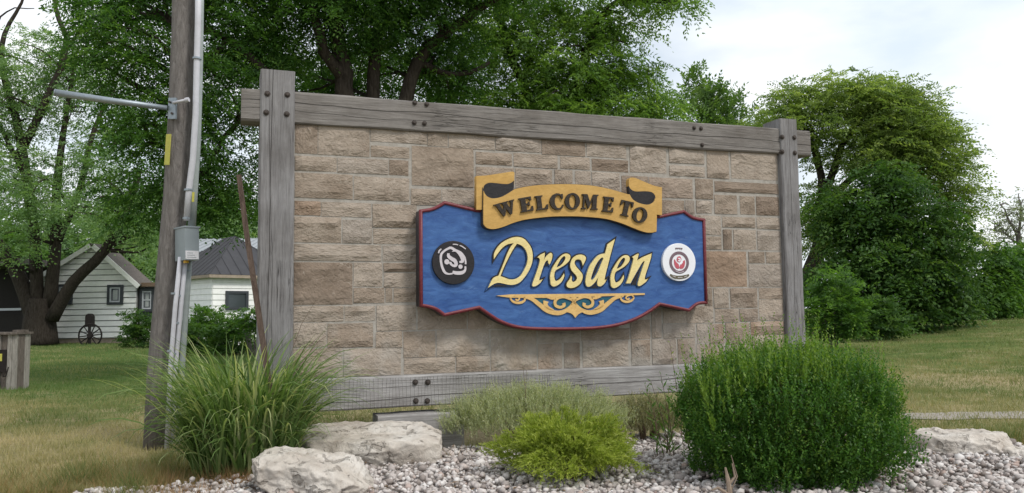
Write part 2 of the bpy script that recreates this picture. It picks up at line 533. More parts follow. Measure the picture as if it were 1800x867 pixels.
BED = [(-2.5, 2.4), (-2.65, 4.45), (-2.1, 4.60), (-1.72, 4.85), (-1.25, 5.35), (-0.95, 5.60), (0.2, 6.05), (1.5, 6.45), (2.6, 6.6), (2.9, 5.75), (3.6, 5.60), (4.6, 5.55), (6.2, 5.2), (6.2, 2.4)]
def inpoly(x, y, poly):
    x = np.asarray(x); y = np.asarray(y)
    ins = np.zeros(x.shape, bool); n = len(poly)
    for i in range(n):
        x1, y1 = poly[i]; x2, y2 = poly[(i + 1) % n]
        cnd = ((y1 > y) != (y2 > y)) & (x < (x2 - x1) * (y - y1) / (y2 - y1 + 1e-12) + x1)
        ins ^= cnd
    return ins
def sheet(name, poly, z, mt, label, res=0.12):
    cu = MB()
    cu.add([(x, y, z) for x, y in poly], [tuple(range(len(poly)))])
    o = obj(name, cu, mt)
    return tag(o, label, kind='structure')
M['bedsoil'] = simple('grit and soil', (0.20, 0.175, 0.155), 0.95, 0.1, 0, 0.45, 40, 0.8)
M['path'] = simple('pale path gravel', (0.30, 0.27, 0.235), 0.95, 0.1, 0, 0.35, 45, 0.8)
sheet('garden_bed', [(x, y) for x, y in BED], 0.014, M['bedsoil'], 'bed of grit beneath the white gravel in front of the sign wall')
pth = MB()
for k in range(70):
    x = 2.7 + 9.5 * (k / 69) ** 1.4
    yc_ = np.interp(x, [2.7, 4.3, 5.2, 7, 12.2], [7.28, 7.34, 7.28, 7.1, 6.6]); hw = np.interp(x, [2.7, 3.6, 5.2, 12.2], [.06, .20, .30, .36])
    e0_ = hw * (1 + .5 * mnoise.noise(Vector((x * 3, 0, 2)))) + .05 * mnoise.noise(Vector((x * 11, 3, 2))); e1_ = hw * (1 + .5 * mnoise.noise(Vector((x * 3, 7, 2)))) + .05 * mnoise.noise(Vector((x * 11, 9, 2)))
    for m_ in range(5):
        y_ = yc_ - e0_ + (e0_ + e1_) * m_ / 4
        pth.v.append((x, y_, float(gh(x, y_)) + .006 + .004 * (1 - abs(m_ - 2) / 2)))
    if k: pth.f += [(5 * (k - 1) + m_, 5 * k + m_, 5 * k + m_ + 1, 5 * (k - 1) + m_ + 1) for m_ in range(4)]
tag(obj('path', pth, M['path']), 'narrow pale gravel track crossing the grass behind the right boulder', kind='structure')

# pebbles: nobody could count them
def ico(sub):
    bm = bmesh.new(); bmesh.ops.create_icosphere(bm, subdivisions=sub, radius=1)
    v = np.array([x.co for x in bm.verts]); f = np.array([[q.index for q in p.verts] for p in bm.faces]); bm.free()
    return v, f
def fast_mesh(name, V, Fq, tint=None):
    """V (n,3), Fq (m,k) equal-sided faces"""
    me = bpy.data.meshes.new(name)
    me.vertices.add(len(V)); me.vertices.foreach_set('co', np.ascontiguousarray(V, np.float32).ravel())
    k = Fq.shape[1]
    me.loops.add(Fq.size); me.loops.foreach_set('vertex_index', np.ascontiguousarray(Fq, np.int32).ravel())
    me.polygons.add(len(Fq))
    me.polygons.foreach_set('loop_start', np.arange(0, Fq.size, k, dtype=np.int32))
    me.update(calc_edges=True)
    if tint is not None:
        a = me.attributes.new('tint', 'FLOAT', 'POINT')
        a.data.foreach_set('value', np.ascontiguousarray(tint, np.float32))
    return me
def pebbles():
    rg = np.random.default_rng(3)
    n = 44000
    x = rg.uniform(-2.4, 6.2, n); y = 3.9 + (6.6 - 3.9) * rg.uniform(0, 1, n) ** 1.15
    ok = inpoly(x, y, BED) & (np.abs(x) < 0.9 * y + .8)
    # keep to a believable packing
    x, y = x[ok], y[ok]
    n = len(x)
    s = np.clip(0.0150 * np.exp(rg.normal(0, .36, n)), .007, .038)
    v, f = ico(1)
    z = gh(x, y) * 0 + 0.012 + rg.uniform(0, 1, n) ** 2 * 0.042
    sc = s[:, None] * rg.uniform(0.62, 1.25, (n, 3))
    sc[:, 2] *= 0.75
    J = rg.normal(1, 0.2, (n, len(v)))[:, :, None]
    A = rg.uniform(0, 2 * math.pi, n); ca, sa = np.cos(A), np.sin(A)
    T = rg.normal(0, .35, n); ct, st = np.cos(T), np.sin(T)
    P = v[None] * J * sc[:, None, :]
    X = P[:, :, 0] * ca[:, None] - P[:, :, 1] * sa[:, None]; Yy = P[:, :, 0] * sa[:, None] + P[:, :, 1] * ca[:, None]; Z = P[:, :, 2]
    Y2 = Yy * ct[:, None] - Z * st[:, None]; Z2 = Yy * st[:, None] + Z * ct[:, None]
    V = np.stack([X + x[:, None], Y2 + y[:, None], Z2 + z[:, None]], -1).reshape(-1, 3)
    Fq = (f[None] + (np.arange(n) * len(v))[:, None, None]).reshape(-1, 3)
    tint = np.repeat(rg.uniform(0, 1, n), len(v))
    mt, t, b = mat('white gravel', 0.85, 0.2)
    a = nd(t, 'ShaderNodeAttribute', attribute_name='tint')
    c = ramp(t, a.outputs['Fac'], [(0, (0.23, 0.195, 0.175)), (0.2, (0.40, 0.355, 0.335)), (0.6, (0.53, 0.485, 0.46)), (0.85, (0.66, 0.63, 0.61)), (1, (0.40, 0.305, 0.265))])
    vv = coords(t); c = mixc(t, 0.6, c, ramp(t, noise(t, vv, 60, 5), [(0.3, 0.75), (0.7, 1.15)]), 'MULTIPLY')
    t.links.new(c, b.inputs['Base Color'])
    o = obj('gravel', fast_mesh('gravel', V, Fq, tint), mt)
    tag(o, 'loose white and pinkish grey gravel covering the garden bed', 'gravel', kind='stuff')
pebbles()
def litter():
    rg = np.random.default_rng(6); n = 420
    x = rg.uniform(-2.2, 4.6, n); y = rg.uniform(4.1, 6.0, n); ok = inpoly(x, y, BED); x, y = x[ok], y[ok]; n = len(x)
    V = []
    for a, b in zip(x, y):
        an = rg.uniform(0, 6.28); l = rg.uniform(.008, .028); w = l * rg.uniform(.12, .5); z = rg.uniform(.05, .062)
        c_, s_ = math.cos(an), math.sin(an)
        for (p, q, h) in ((-l, 0, 0), (0, w, .006), (l, 0, rg.uniform(0, .012)), (0, -w, .004)):
            V.append((a + p * c_ - q * s_, b + p * s_ + q * c_, z + h))
    tag(obj('leaf_litter', fast_mesh('leaf_litter', np.array(V), np.arange(4 * n).reshape(-1, 4)), simple('dry brown leaf', (0.16, 0.105, 0.06), .9, .1, 0, .45, 3)), 'scattered dry leaf bits and twigs lying on the gravel', 'leaf litter', kind='stuff')
litter()

def blades(name, x, y, h, w, lean, rg, z=None, seg=1):
    n = len(x)
    z = gh(x, y) if z is None else z
    a = rg.uniform(0, 2 * math.pi, n)
    la = rg.uniform(0, 2 * math.pi, n); ll = lean * rg.uniform(.2, 1, n) * h
    b0 = np.stack([x - np.cos(a) * w, y - np.sin(a) * w, z - .005], -1)
    b1 = np.stack([x + np.cos(a) * w, y + np.sin(a) * w, z - .005], -1)
    tp = np.stack([x + np.cos(la) * ll, y + np.sin(la) * ll, z + h], -1)
    V = np.stack([b0, b1, tp], 1).reshape(-1, 3)
    Fq = np.arange(3 * n).reshape(-1, 3)
    return V, Fq
def lawn_grass():
    rg = np.random.default_rng(5)
    xs, ys = [], []
    n = 280000
    D = 4.6 + 30 * rg.uniform(0, 1, n) ** 2.3
    pick = rg.uniform(0, 1, n)
    t = np.where(pick < .44, rg.uniform(-.72, -.10, n), np.where(pick < .80, rg.uniform(.22, .72, n), rg.uniform(-1.05, 1.05, n)))
    x = t * D; y = D
    ok = ~inpoly(x, y, BED)
    ok &= ~((x > 2.9) & (np.abs(y - 7.30) < .24) & (rg.uniform(0, 1, n) < .62))
    # behind the wall only where it can be seen
    x, y = x[ok], y[ok]; n = len(x)
    h = rg.uniform(.02, .055, n) * (1 + .12 * (y - 5).clip(0, 8) / 8)
    w = 0.0022 * (0.7 + y / 9)
    tf = np.array([mnoise.noise(Vector((a * 3.1, b * 3.1, 5))) for a, b in zip(x, y)])
    h = h * (1 + 1.3 * np.clip(tf - .1, 0, 1))
    V, Fq = blades('grass', x, y, h, w, .9, rg)
    k = np.array([mnoise.noise(Vector((a * .8, b * .8, 0))) for a, b in zip(x[::1], y[::1])])
    k2 = np.array([mnoise.noise(Vector((a * .25 + 9, b * .25, 3))) for a, b in zip(x, y)])
    g = np.clip(.50 + .42 * k + .25 * tf + .35 * k2 + np.clip((y - 8) / 9, 0, .36) * np.where(x > 0, .6, 1) + rg.normal(0, .13, n), 0, 1)  # farther blades tinted darker green to carry the tree shade
    mt = m_leaf('lawn grass', (0.46, 0.375, 0.23), (0.270, 0.250, 0.120), (0.095, 0.155, 0.045), .3)
    o = obj('grass', fast_mesh('grass', V, Fq, np.repeat(g, 3)), mt)
    tag(o, 'short lawn grass, partly dried to straw', 'grass', kind='stuff')
lawn_grass()

# ================================================================== STONE SIGN WALL
ZB, ZT, LW = 0.5525, 2.3525, 4.1229
wall = thing('stone_sign_wall', 'stone block wall framed by grey timber posts and beams, carrying the blue sign', 'wall', tuple(Wp(LW / 2, 0, 0)))
VIEWS = {'A': (510, 210, 3.612), 'B': (510, 440, 3.612), 'C': (710, 220, 4.816), 'D': (930, 220, 4.816), 'E': (1150, 230, 4.128), 'F': (1200, 400, 3.941), 'G': (710, 520, 5.42), 'H': (950, 520, 5.42)}
STONES = {
 'A': [(20,20,175,222),(178,24,505,240),(510,40,870,160),(512,164,758,250),(20,228,296,335),(300,240,625,352),(628,255,752,358),(20,335,398,508),(405,360,757,522),(20,515,195,612),(198,522,515,624),(522,530,805,690),(20,615,325,785),(333,635,520,788),(527,693,805,795),(20,790,578,901),(588,800,805,903)],
 'B': [(20,75,397,345),(402,78,585,232),(592,80,805,138),(595,143,808,236),(402,238,600,335),(605,240,650,332),(657,240,812,330),(20,355,340,453),(345,355,540,448),(548,350,800,508),(20,462,232,614),(236,465,527,615),(543,517,712,620),(20,625,332,800),(340,624,705,797)],
 'G': [(-6,340,302,583),(0,590,490,742),(312,325,815,572),(497,578,822,725),(130,60,600,318),(607,60,1060,318),(826,330,1268,705)],
 'C': [(198,60,372,185),(378,70,770,215),(775,95,1165,235),(65,170,592,530),(60,535,318,690),(322,540,640,720),(608,225,915,345),(928,235,1303,370),(608,350,935,560),(942,364,1257,560)],
 'D': [(105,110,478,268),(485,140,825,285),(850,175,1165,412),(215,375,370,540),(388,385,525,545),(530,395,770,560),(262,262,515,380),(530,282,840,402),(780,425,1010,590)],
 'E': [(105,125,365,245),(108,248,368,338),(378,140,545,350),(553,150,920,364),(-40,335,282,494),(295,345,430,498),(437,364,920,462),(40,500,220,630),(222,502,295,640),(303,505,420,602),(435,462,605,607),(620,472,733,610),(737,475,920,618),(300,612,487,757),(492,622,735,705),(742,626,920,716)],
 'F': [(140,60,270,153),(278,12,345,155),(350,14,512,156),(515,22,694,160),(140,163,448,412),(455,168,570,248),(575,170,696,250),(455,255,697,412),(150,417,208,560),(213,420,322,558),(328,420,520,557),(527,418,699,495),(527,498,701,642),(222,565,390,655),(393,563,525,648),(20,530,215,662),(97,668,185,800),(188,668,290,802),(295,662,465,812),(470,652,705,742),(470,746,708,915),(97,808,290,935),(295,818,465,928)],
 'H': [(-25,457,208,680),(222,447,380,676),(400,427,842,662),(865,420,1050,648),(-25,330,380,448),(385,318,850,422),(855,230,1050,412),(1060,408,1300,640),(1305,408,1480,640),(1165,272,1480,400),(1055,130,1158,400),(1165,90,1400,262)],
}
rects = []
SD = -0.035                                   # face of the masonry, a little behind the timber
for k, L_ in STONES.items():
    ox, oy, sc = VIEWS[k]
    for (a, b, c, d) in L_:
        u0, z1 = wuv(ox + a / sc, oy + b / sc, SD)
        u1, z0 = wuv(ox + c / sc, oy + d / sc, SD)
        rects.append([u0, z0, u1, z1])
for r in rects:
    if r[0] < 0.05: r[0] = 0.004
    if r[2] > LW - 0.05: r[2] = LW - 0.004
    if r[3] > ZT - 0.06: r[3] = ZT + 0.02
    if r[1] < ZB + 0.035: r[1] = ZB + 0.004
def clean(rects):
    for it in range(4):
        for i in range(len(rects)):
            for j in range(i + 1, len(rects)):
                a, b = rects[i], rects[j]
                ou = min(a[2], b[2]) - max(a[0], b[0]); oz = min(a[3], b[3]) - max(a[1], b[1])
                if ou > 0 and oz > 0:
                    if ou < oz:
                        mid = (min(a[2], b[2]) + max(a[0], b[0])) / 2
                        if a[0] < b[0]: a[2] = b[0] = mid
                        else: b[2] = a[0] = mid
                    else:
                        mid = (min(a[3], b[3]) + max(a[1], b[1])) / 2
                        if a[1] < b[1]: a[3] = b[1] = mid
                        else: b[3] = a[1] = mid
clean(rects)
# the courses that run on behind the sign board, and any hole left
zz = ZB + 0.01
rr = random.Random(4)
extra = []
while zz < ZT - 0.05:
    hh = rr.uniform(0.11, 0.17); uu = 0.01
    while uu < LW - 0.05:
        ll = rr.uniform(0.2, 0.4)
        q = [uu, zz, min(uu + ll, LW - 0.005), min(zz + hh, ZT)]
        # shrink to the free space
        for r in rects + extra:
            for _ in range(1):
                ou = min(q[2], r[2]) - max(q[0], r[0]); oz = min(q[3], r[3]) - max(q[1], r[1])
                if ou > 0 and oz > 0:
                    if ou < oz:
                        if r[0] + r[2] < q[0] + q[2]: q[0] = r[2] + .001
                        else: q[2] = r[0] - .001
                    else:
                        if r[1] + r[3] < q[1] + q[3]: q[1] = r[3] + .001
                        else: q[3] = r[1] - .001
        bad = q[2] - q[0] < 0.035 or q[3] - q[1] < 0.03
        for r in rects + extra:
            if min(q[2], r[2]) - max(q[0], r[0]) > 0 and min(q[3], r[3]) - max(q[1], r[1]) > 0: bad = True
        if not bad: extra.append(q)
        uu += ll * 0.6
    zz += hh * 0.6
rects += extra
mb = MB(); mb.wbox(-0.02, LW + 0.02, -0.22, SD - 0.003, ZB - 0.03, ZT + 0.03)
obj('mortar', mb, M['mortar'], wall)
def stone_mesh(r, seed):
    g = 0.0016
    u0, z0, u1, z1 = r[0] + g, r[1] + g, r[2] - g, r[3] - g
    nu = max(3, min(9, int((u1 - u0) / 0.045))); nz_ = max(3, min(6, int((z1 - z0) / 0.04)))
    rg = random.Random(seed)
    prox = rg.uniform(0.004, 0.014)
    tu, tz = rg.uniform(-.012, .012), rg.uniform(-.014, .014)
    V, idx = [], {}
    for j in range(nz_ + 1):
        for i in range(nu + 1):
            s, t_ = i / nu, j / nz_
            uu, z_ = u0 + (u1 - u0) * s, z0 + (z1 - z0) * t_
            e = min(s, 1 - s) * (u1 - u0); e2 = min(t_, 1 - t_) * (z1 - z0)
            edge = min(1, min(e, e2) / 0.02)
            n1 = mnoise.noise(Vector((uu * 9 + seed, z_ * 14, seed * .37)))
            n2 = mnoise.noise(Vector((uu * 26, z_ * 30 + seed, 4)))
            d = SD + (prox + tu * (s - .5) * 2 + tz * (t_ - .5) * 2 + n1 * .011 + n2 * .004) * (0.12 + 0.88 * edge)
            d = max(d, SD - .002)
            ju = 0 if 0 < i < nu else 1; jz = 0 if 0 < j < nz_ else 1
            uu += mnoise.noise(Vector((z_ * 18, seed, 1))) * .0035 * ju
            z_ += mnoise.noise(Vector((uu * 18, seed, 7))) * .0035 * jz
            idx[i, j] = len(V); V.append(Wp(uu, d, z_))
    Fc = [(idx[i, j], idx[i + 1, j], idx[i + 1, j + 1], idx[i, j + 1]) for j in range(nz_) for i in range(nu)]
    ring = [(i, 0) for i in range(nu)] + [(nu, j) for j in range(nz_)] + [(i, nz_) for i in range(nu, 0, -1)] + [(0, j) for j in range(nz_, 0, -1)]
    b0 = len(V)
    for (i, j) in ring:
        p = V[idx[i, j]]
        dd = (p - P0).dot(N)
        V.append(p - N * (dd - (SD - .03)))
    n = len(ring)
    for k in range(n):
        a, b = ring[k], ring[(k + 1) % n]
        Fc.append((idx[b], idx[a], b0 + k, b0 + (k + 1) % n))
    mbx = MB(); mbx.add(V, Fc)
    return mbx
for i, r in enumerate(rects):
    if r[2] - r[0] < 0.02 or r[3] - r[1] < 0.02: continue
    obj('stone', stone_mesh(r, i + 11), M['stone'], wall)

def timber(name, u0, u1, d0, d1, z0, z1, mt, parent, axis, seed=1, rough=0.005):
    n = 26
    long_ = (u0, u1) if axis == 'u' else (z0, z1)
    V, Fc = [], []
    bv = 0.010
    for i in range(n + 1):
        a = long_[0] + (long_[1] - long_[0]) * i / n
        A0, A1 = (z0, z1) if axis == 'u' else (u0, u1)
        prof = [(A0 + bv, d1), (A1 - bv, d1), (A1, d1 - bv), (A1, d0 + bv), (A1 - bv, d0), (A0 + bv, d0), (A0, d0 + bv), (A0, d1 - bv)]
        for k, (b, d) in enumerate(prof):
            j = mnoise.noise(Vector((a * 2.2 + seed, k * 5.1, seed)))
            j2 = mnoise.noise(Vector((a * 8 + seed, k * 3.7, seed + 9)))
            e = rough * (j + .5 * j2)
            q = (a, d + e * (1 if k in (0, 1) else .6), b + e) if axis == 'u' else (b + e, d + e, a)
            V.append(Wp(*q))
    m_ = 8
    for i in range(n):
        for k in range(m_):
            Fc.append((i * m_ + k, i * m_ + (k + 1) % m_, (i + 1) * m_ + (k + 1) % m_, (i + 1) * m_ + k))
    Fc.append(tuple(range(m_ - 1, -1, -1))); Fc.append(tuple(range(n * m_, (n + 1) * m_)))
    mbx = MB(); mbx.add(V, Fc)
    me = mbx.mesh(name)
    bm = bmesh.new(); bm.from_mesh(me); bmesh.ops.recalc_face_normals(bm, faces=bm.faces); bm.to_mesh(me); bm.free()
    return obj(name, me, mt, parent)
def bolt(px, py, d, parent, r=0.0165):
    u, z = wuv(px, py, d)
    mbx = MB()
    mbx.tube([Wp(u, d - .01, z), Wp(u, d + .004, z)], r * 1.25, 14)
    mbx.tube([Wp(u, d + .002, z), Wp(u, d + .014, z), Wp(u, d + .018, z)], [r * .85, r * .85, r * .5], 6)
    return obj('bolt', mbx, M['bolt'], parent)
PD = 0.018
uL0 = wuv(456, 300, PD)[0]; zL = wuv(486, 123, PD)[1]
uR1 = wuv(1404.5, 300, PD)[0]; zR = wuv(1385, 209, PD)[1]
postL = timber('post', uL0, -0.002, PD - 0.25, PD, -0.2, zL, M['post'], wall, 'z', 3)
postR = timber('post', LW + .002, uR1, PD - 0.25, PD, -0.2, zR, M['post'], wall, 'z', 8)
zb1 = wuv(520, 157, 0)[1]; zb1r = wuv(1368, 229, 0)[1]
ZBT = (zb1 + zb1r) / 2
uS0 = wuv(424, 185, 0)[0]; uS1 = wuv(1425, 255, 0)[0]
beam = timber('top_beam', uS0, uS1, -0.20, 0.0, ZT, ZBT, M['beam'], wall, 'u', 5, 0.007)
zs0 = wuv(600, 722, 0)[1]
sill = timber('bottom_beam', -0.1, LW + 0.1, -0.20, -0.004, zs0, ZB, M['sill'], wall, 'u', 2, 0.006)
for p in ((470, 165), (505, 167), (468, 198), (504, 201)): bolt(*p, PD, postL)
for p in ((1375, 241), (1396, 242), (1375, 267), (1397, 269)): bolt(*p, PD, postR, .017)
for p in ((729, 181), (750, 183.5), (728, 216), (746, 217), (1220, 225), (1232, 226), (1234, 255)): bolt(*p, 0, beam, .015)
for p in ((730, 672), (752, 672), (731, 705), (751, 705)): bolt(*p, 0, sill)
print('wall: uL0 %.3f uR1 %.3f zL %.2f zR %.2f beamtop %.3f/%.3f sill %.3f stubs %.3f %.3f stones %d' % (uL0, uR1, zL, zR, zb1, zb1r, zs0, uS0, uS1, len(rects)))

# footing block under the bottom beam
ub0 = wuv(664, 725, 0.06)[0]; ub1 = wuv(815, 716, 0.06)[0]
foot = timber('footing_block', ub0, ub1, -0.16, 0.07, -0.02, zs0 - 0.045, M['sill'], None, 'u', 12, 0.008)
tag(foot, 'short grey weathered timber block lying under the bottom beam of the wall', 'timber block')

# wire netting across the bottom beam
net = MB()
for k in range(70):
    u = 0.12 + k * 0.026
    top = ZB - 0.012 - 0.03 * max(0, (u - 1.2)); bot = zs0 + 0.002
    bow = 0.012 * math.sin(k * .7)
    net.tube([Wp(u, .010, bot), Wp(u + bow * .4, .013, (top + bot) / 2), Wp(u + bow, .010, top)], .0011, 3, False)
for z in (ZB - .03, zs0 + .012):
    net.tube([Wp(0.1, .0125, z), Wp(1.0, .0125, z - .004), Wp(1.95, .0125, z - .012)], .0012, 3, False)
no = obj('wire_netting', net, simple('rusty wire', (0.10, 0.09, 0.085), 0.6, 0.4, 0.4))
tag(no, 'thin wire netting stretched across the bottom beam of the wall', 'netting')

# ================================================================== THE SIGN
SF = 0.115                                    # front face of the blue board
sign = thing('welcome_sign', 'blue carved town sign with dark red edge and ochre ribbon on the stone wall', 'sign', tuple(Wp(2.0, 0, ZB)))
def V5(pts, d=SF, o=(720, 280), s=2.709):
    return [(*wuv(o[0] + p[0] / s, o[1] + p[1] / s, d), *p[2:]) for p in pts]
OUT = [(48,243,1),(100,235),(132,222),(165,202,1),(320,240,1),(1185,270,1),(1305,245,1),(1350,275),(1404,286,1),(1415,688,1),(1372,692),(1330,724,1),(1190,694,1),(1140,730),(1075,765),(990,793),(890,808),(760,813),(600,812),(505,802),(430,776),(375,742),(330,711,1),(165,747,1),(115,714),(50,700,1)]
outl = spl(V5(OUT))
if sum(a[0] * b[1] - b[0] * a[1] for a, b in zip(outl, outl[1:] + outl[:1])) < 0: outl = outl[::-1]
board = solid('board', [outl], SF - 0.13, SF - 0.012, M['signside'], sign)
def inset(ol, w):
    n = len(ol); r = []
    for i in range(n):
        a, b, c = (np.array(ol[i - 1]), np.array(ol[i]), np.array(ol[(i + 1) % n]))
        d1 = (b - a) / (np.linalg.norm(b - a) + 1e-9); d2 = (c - b) / (np.linalg.norm(c - b) + 1e-9)
        n1 = np.array((-d1[1], d1[0])); n2 = np.array((-d2[1], d2[0]))
        mm = n1 + n2; mm /= (np.linalg.norm(mm) + 1e-9)
        r.append(tuple(b + mm * w / max(.45, mm.dot(n1))))
    return r
panel = solid('panel', [inset(outl, .006)], SF - 0.013, SF, M['blue'], sign)
def rim(ol, w, dlo, dhi):
    prof = [(-.004, dlo), (-.004, dhi - .006), (w * .2, dhi), (w * .6, dhi + .001), (w * .9, dhi - .004), (w, SF - .002)]
    rings = [[Wp(p[0], d, p[1]) for p in inset(ol, o_)] for (o_, d) in prof]
    n = len(ol); mbx = MB(); V = [v for r in rings for v in r]; Fc = []
    for k in range(len(prof) - 1):
        for i in range(n):
            Fc.append((k * n + i, k * n + (i + 1) % n, (k + 1) * n + (i + 1) % n, (k + 1) * n + i))
    mbx.add(V, Fc)
    return mbx
obj('edge_trim', rim(outl, .021, SF - .010, SF + .014), M['red'], sign, smooth=True)

def V6(pts, d):
    return V5(pts, d, (830, 290), 5.143)
def V7(pts, d=SF):
    return V5(pts, d, (850, 400), 5.1)
BD = SF + 0.062
TD = SF + 0.042
ribL = [(38,100,1),(130,95),(250,77),(345,62),(372,63),(382,74),(381,120),(376,190),(330,240),(200,300),(104,300,1),(100,405,1),(38,405,1)]
ribR = [(1420,200),(1417,150),(1424,122),(1445,114),(1480,120),(1550,150),(1640,186),(1716,203,1),(1716,456,1),(1664,448,1),(1640,350,1),(1560,340),(1450,300),(1424,250)]
blkL = [(103,215),(113,182),(148,163),(200,163),(300,173),(345,165),(379,142,1),(376,212,1),(330,254),(260,290),(190,302),(138,287),(110,250)]
blkR = [(1416,192,1),(1440,224),(1482,240),(1560,238),(1618,245),(1648,268),(1656,300),(1640,335),(1600,357),(1550,355),(1490,336),(1445,305),(1422,262,1)]
ribF = [(104,232,1),(112,255),(140,287),(190,303),(260,291),(330,255),(385,219,1),(470,200),(600,183),(800,174),(950,177),(1100,190),(1250,220),(1400,263),(1424,266,1),(1448,307),(1490,337),(1550,356),(1600,358),(1641,336),(1657,302,1),(1669,330,1),(1668,575),(1652,606),(1600,612),(1540,601),(1450,567),(1350,527),(1200,486),(1000,467),(850,464),(700,468),(500,491),(380,521),(280,560),(200,579),(142,572),(110,545),(102,500)]
tl = solid('ribbon_tail', [spl(V6(ribL, TD))], SF - .01, TD, M['gold'], sign)
tr = solid('ribbon_tail', [spl(V6(ribR, TD))], SF - .01, TD, M['gold'], sign)
solid('ribbon_fold', [spl(V6(blkL, TD + .003))], SF, TD + .003, M['black'], tl)
solid('ribbon_fold', [spl(V6(blkR, TD + .003))], SF, TD + .003, M['black'], tr)
fr = spl(V6(ribF, BD))
ribbon = solid('ribbon', [fr], SF + .0, BD, M['gold'], sign)
solid('ribbon_backing', [fr], SF + .001, BD - .012, M['signside'], sign, .004)
# letters of the ribbon: fat serif capitals in a unit box (height 1)
def ell(cx, cy, rx, ry, n=22, a0=0):
    return [(cx + rx * math.cos(a0 + 2 * math.pi * i / n), cy + ry * math.sin(a0 + 2 * math.pi * i / n)) for i in range(n)]
GL = {
 'W': (1.26, [[(-.02,1),(.40,1),(.40,.92),(.33,.90),(.46,.42),(.56,.70),(.50,.92),(.44,.92),(.44,1),(.88,1),(.88,.92),(.78,.90),(.92,.40),(1.04,.90),(.96,.92),(.96,1),(1.28,1),(1.28,.92),(1.20,.90),(.94,0),(.82,0),(.66,.50),(.50,0),(.38,0),(.10,.90),(-.02,.92)]]),
 'E': (.82, [[(0,1),(.80,1),(.80,.72),(.72,.72),(.64,.88),(.42,.90),(.42,.56),(.54,.56),(.60,.64),(.66,.64),(.66,.36),(.60,.36),(.54,.46),(.42,.46),(.42,.10),(.66,.12),(.76,.32),(.84,.32),(.84,0),(0,0),(0,.07),(.10,.10),(.10,.90),(0,.93)]]),
 'L': (.80, [[(0,1),(.52,1),(.52,.93),(.41,.90),(.41,.10),(.60,.12),(.74,.34),(.82,.34),(.80,0),(0,0),(0,.07),(.10,.10),(.10,.90),(0,.93)]]),
 'C': (.92, [[(.90,.98),(.90,.66),(.82,.66),(.72,.86),(.56,.93),(.42,.84),(.34,.66),(.32,.48),(.36,.28),(.46,.12),(.60,.07),(.76,.14),(.86,.30),(.93,.26),(.82,.06),(.62,-.03),(.40,-.02),(.18,.10),(.04,.30),(0,.52),(.06,.76),(.22,.94),(.44,1.03),(.64,1.02),(.78,.94),(.83,.98)]]),
 'O': (1.0, [ell(.5, .5, .50, .53), ell(.5, .5, .22, .42)]),
 'M': (1.16, [[(0,1),(.38,1),(.60,.44),(.80,1),(1.16,1),(1.16,.93),(1.06,.90),(1.06,.10),(1.16,.07),(1.16,0),(.66,0),(.66,.07),(.76,.10),(.76,.72),(.52,.06),(.46,.06),(.20,.74),(.20,.12),(.32,.07),(.32,0),(0,0),(0,.07),(.10,.12),(.10,.90),(0,.93)]]),
 'T': (.90, [[(0,1),(.90,1),(.92,.66),(.84,.66),(.76,.88),(.61,.90),(.61,.10),(.74,.07),(.74,0),(.16,0),(.16,.07),(.29,.10),(.29,.90),(.14,.88),(.06,.66),(-.02,.66)]]),
}
LD = BD + .016
for ch, cx_, cy_, hh, ww, rot in [('W', 303, 395, 124, 186, 15), ('E', 487, 357, 130, 116, 10), ('L', 628, 341, 130, 108, 7), ('C', 765, 332, 142, 122, 3), ('O', 908, 328, 142, 136, 0), ('M', 1066, 334, 136, 148, -3), ('E', 1230, 357, 136, 98, -6), ('T', 1393, 394, 138, 112, -13), ('O', 1518, 452, 134, 134, -14)]:
    gw, cts = GL[ch]
    a = R(rot)
    res = []
    for ct in cts:
        px = []
        for (x, y) in ct:
            lx, ly = (x / gw - .5) * ww, (y - .5) * hh
            px.append((cx_ + lx * math.cos(a) - ly * math.sin(a), cy_ - (lx * math.sin(a) + ly * math.cos(a))))
        res.append([p[:2] for p in V6(px, LD)])
    lt = solid('letter', res, BD - .004, LD, M['letter'], ribbon)
    lt['label'] = 'raised dark capital letter %s on the ochre ribbon' % ch

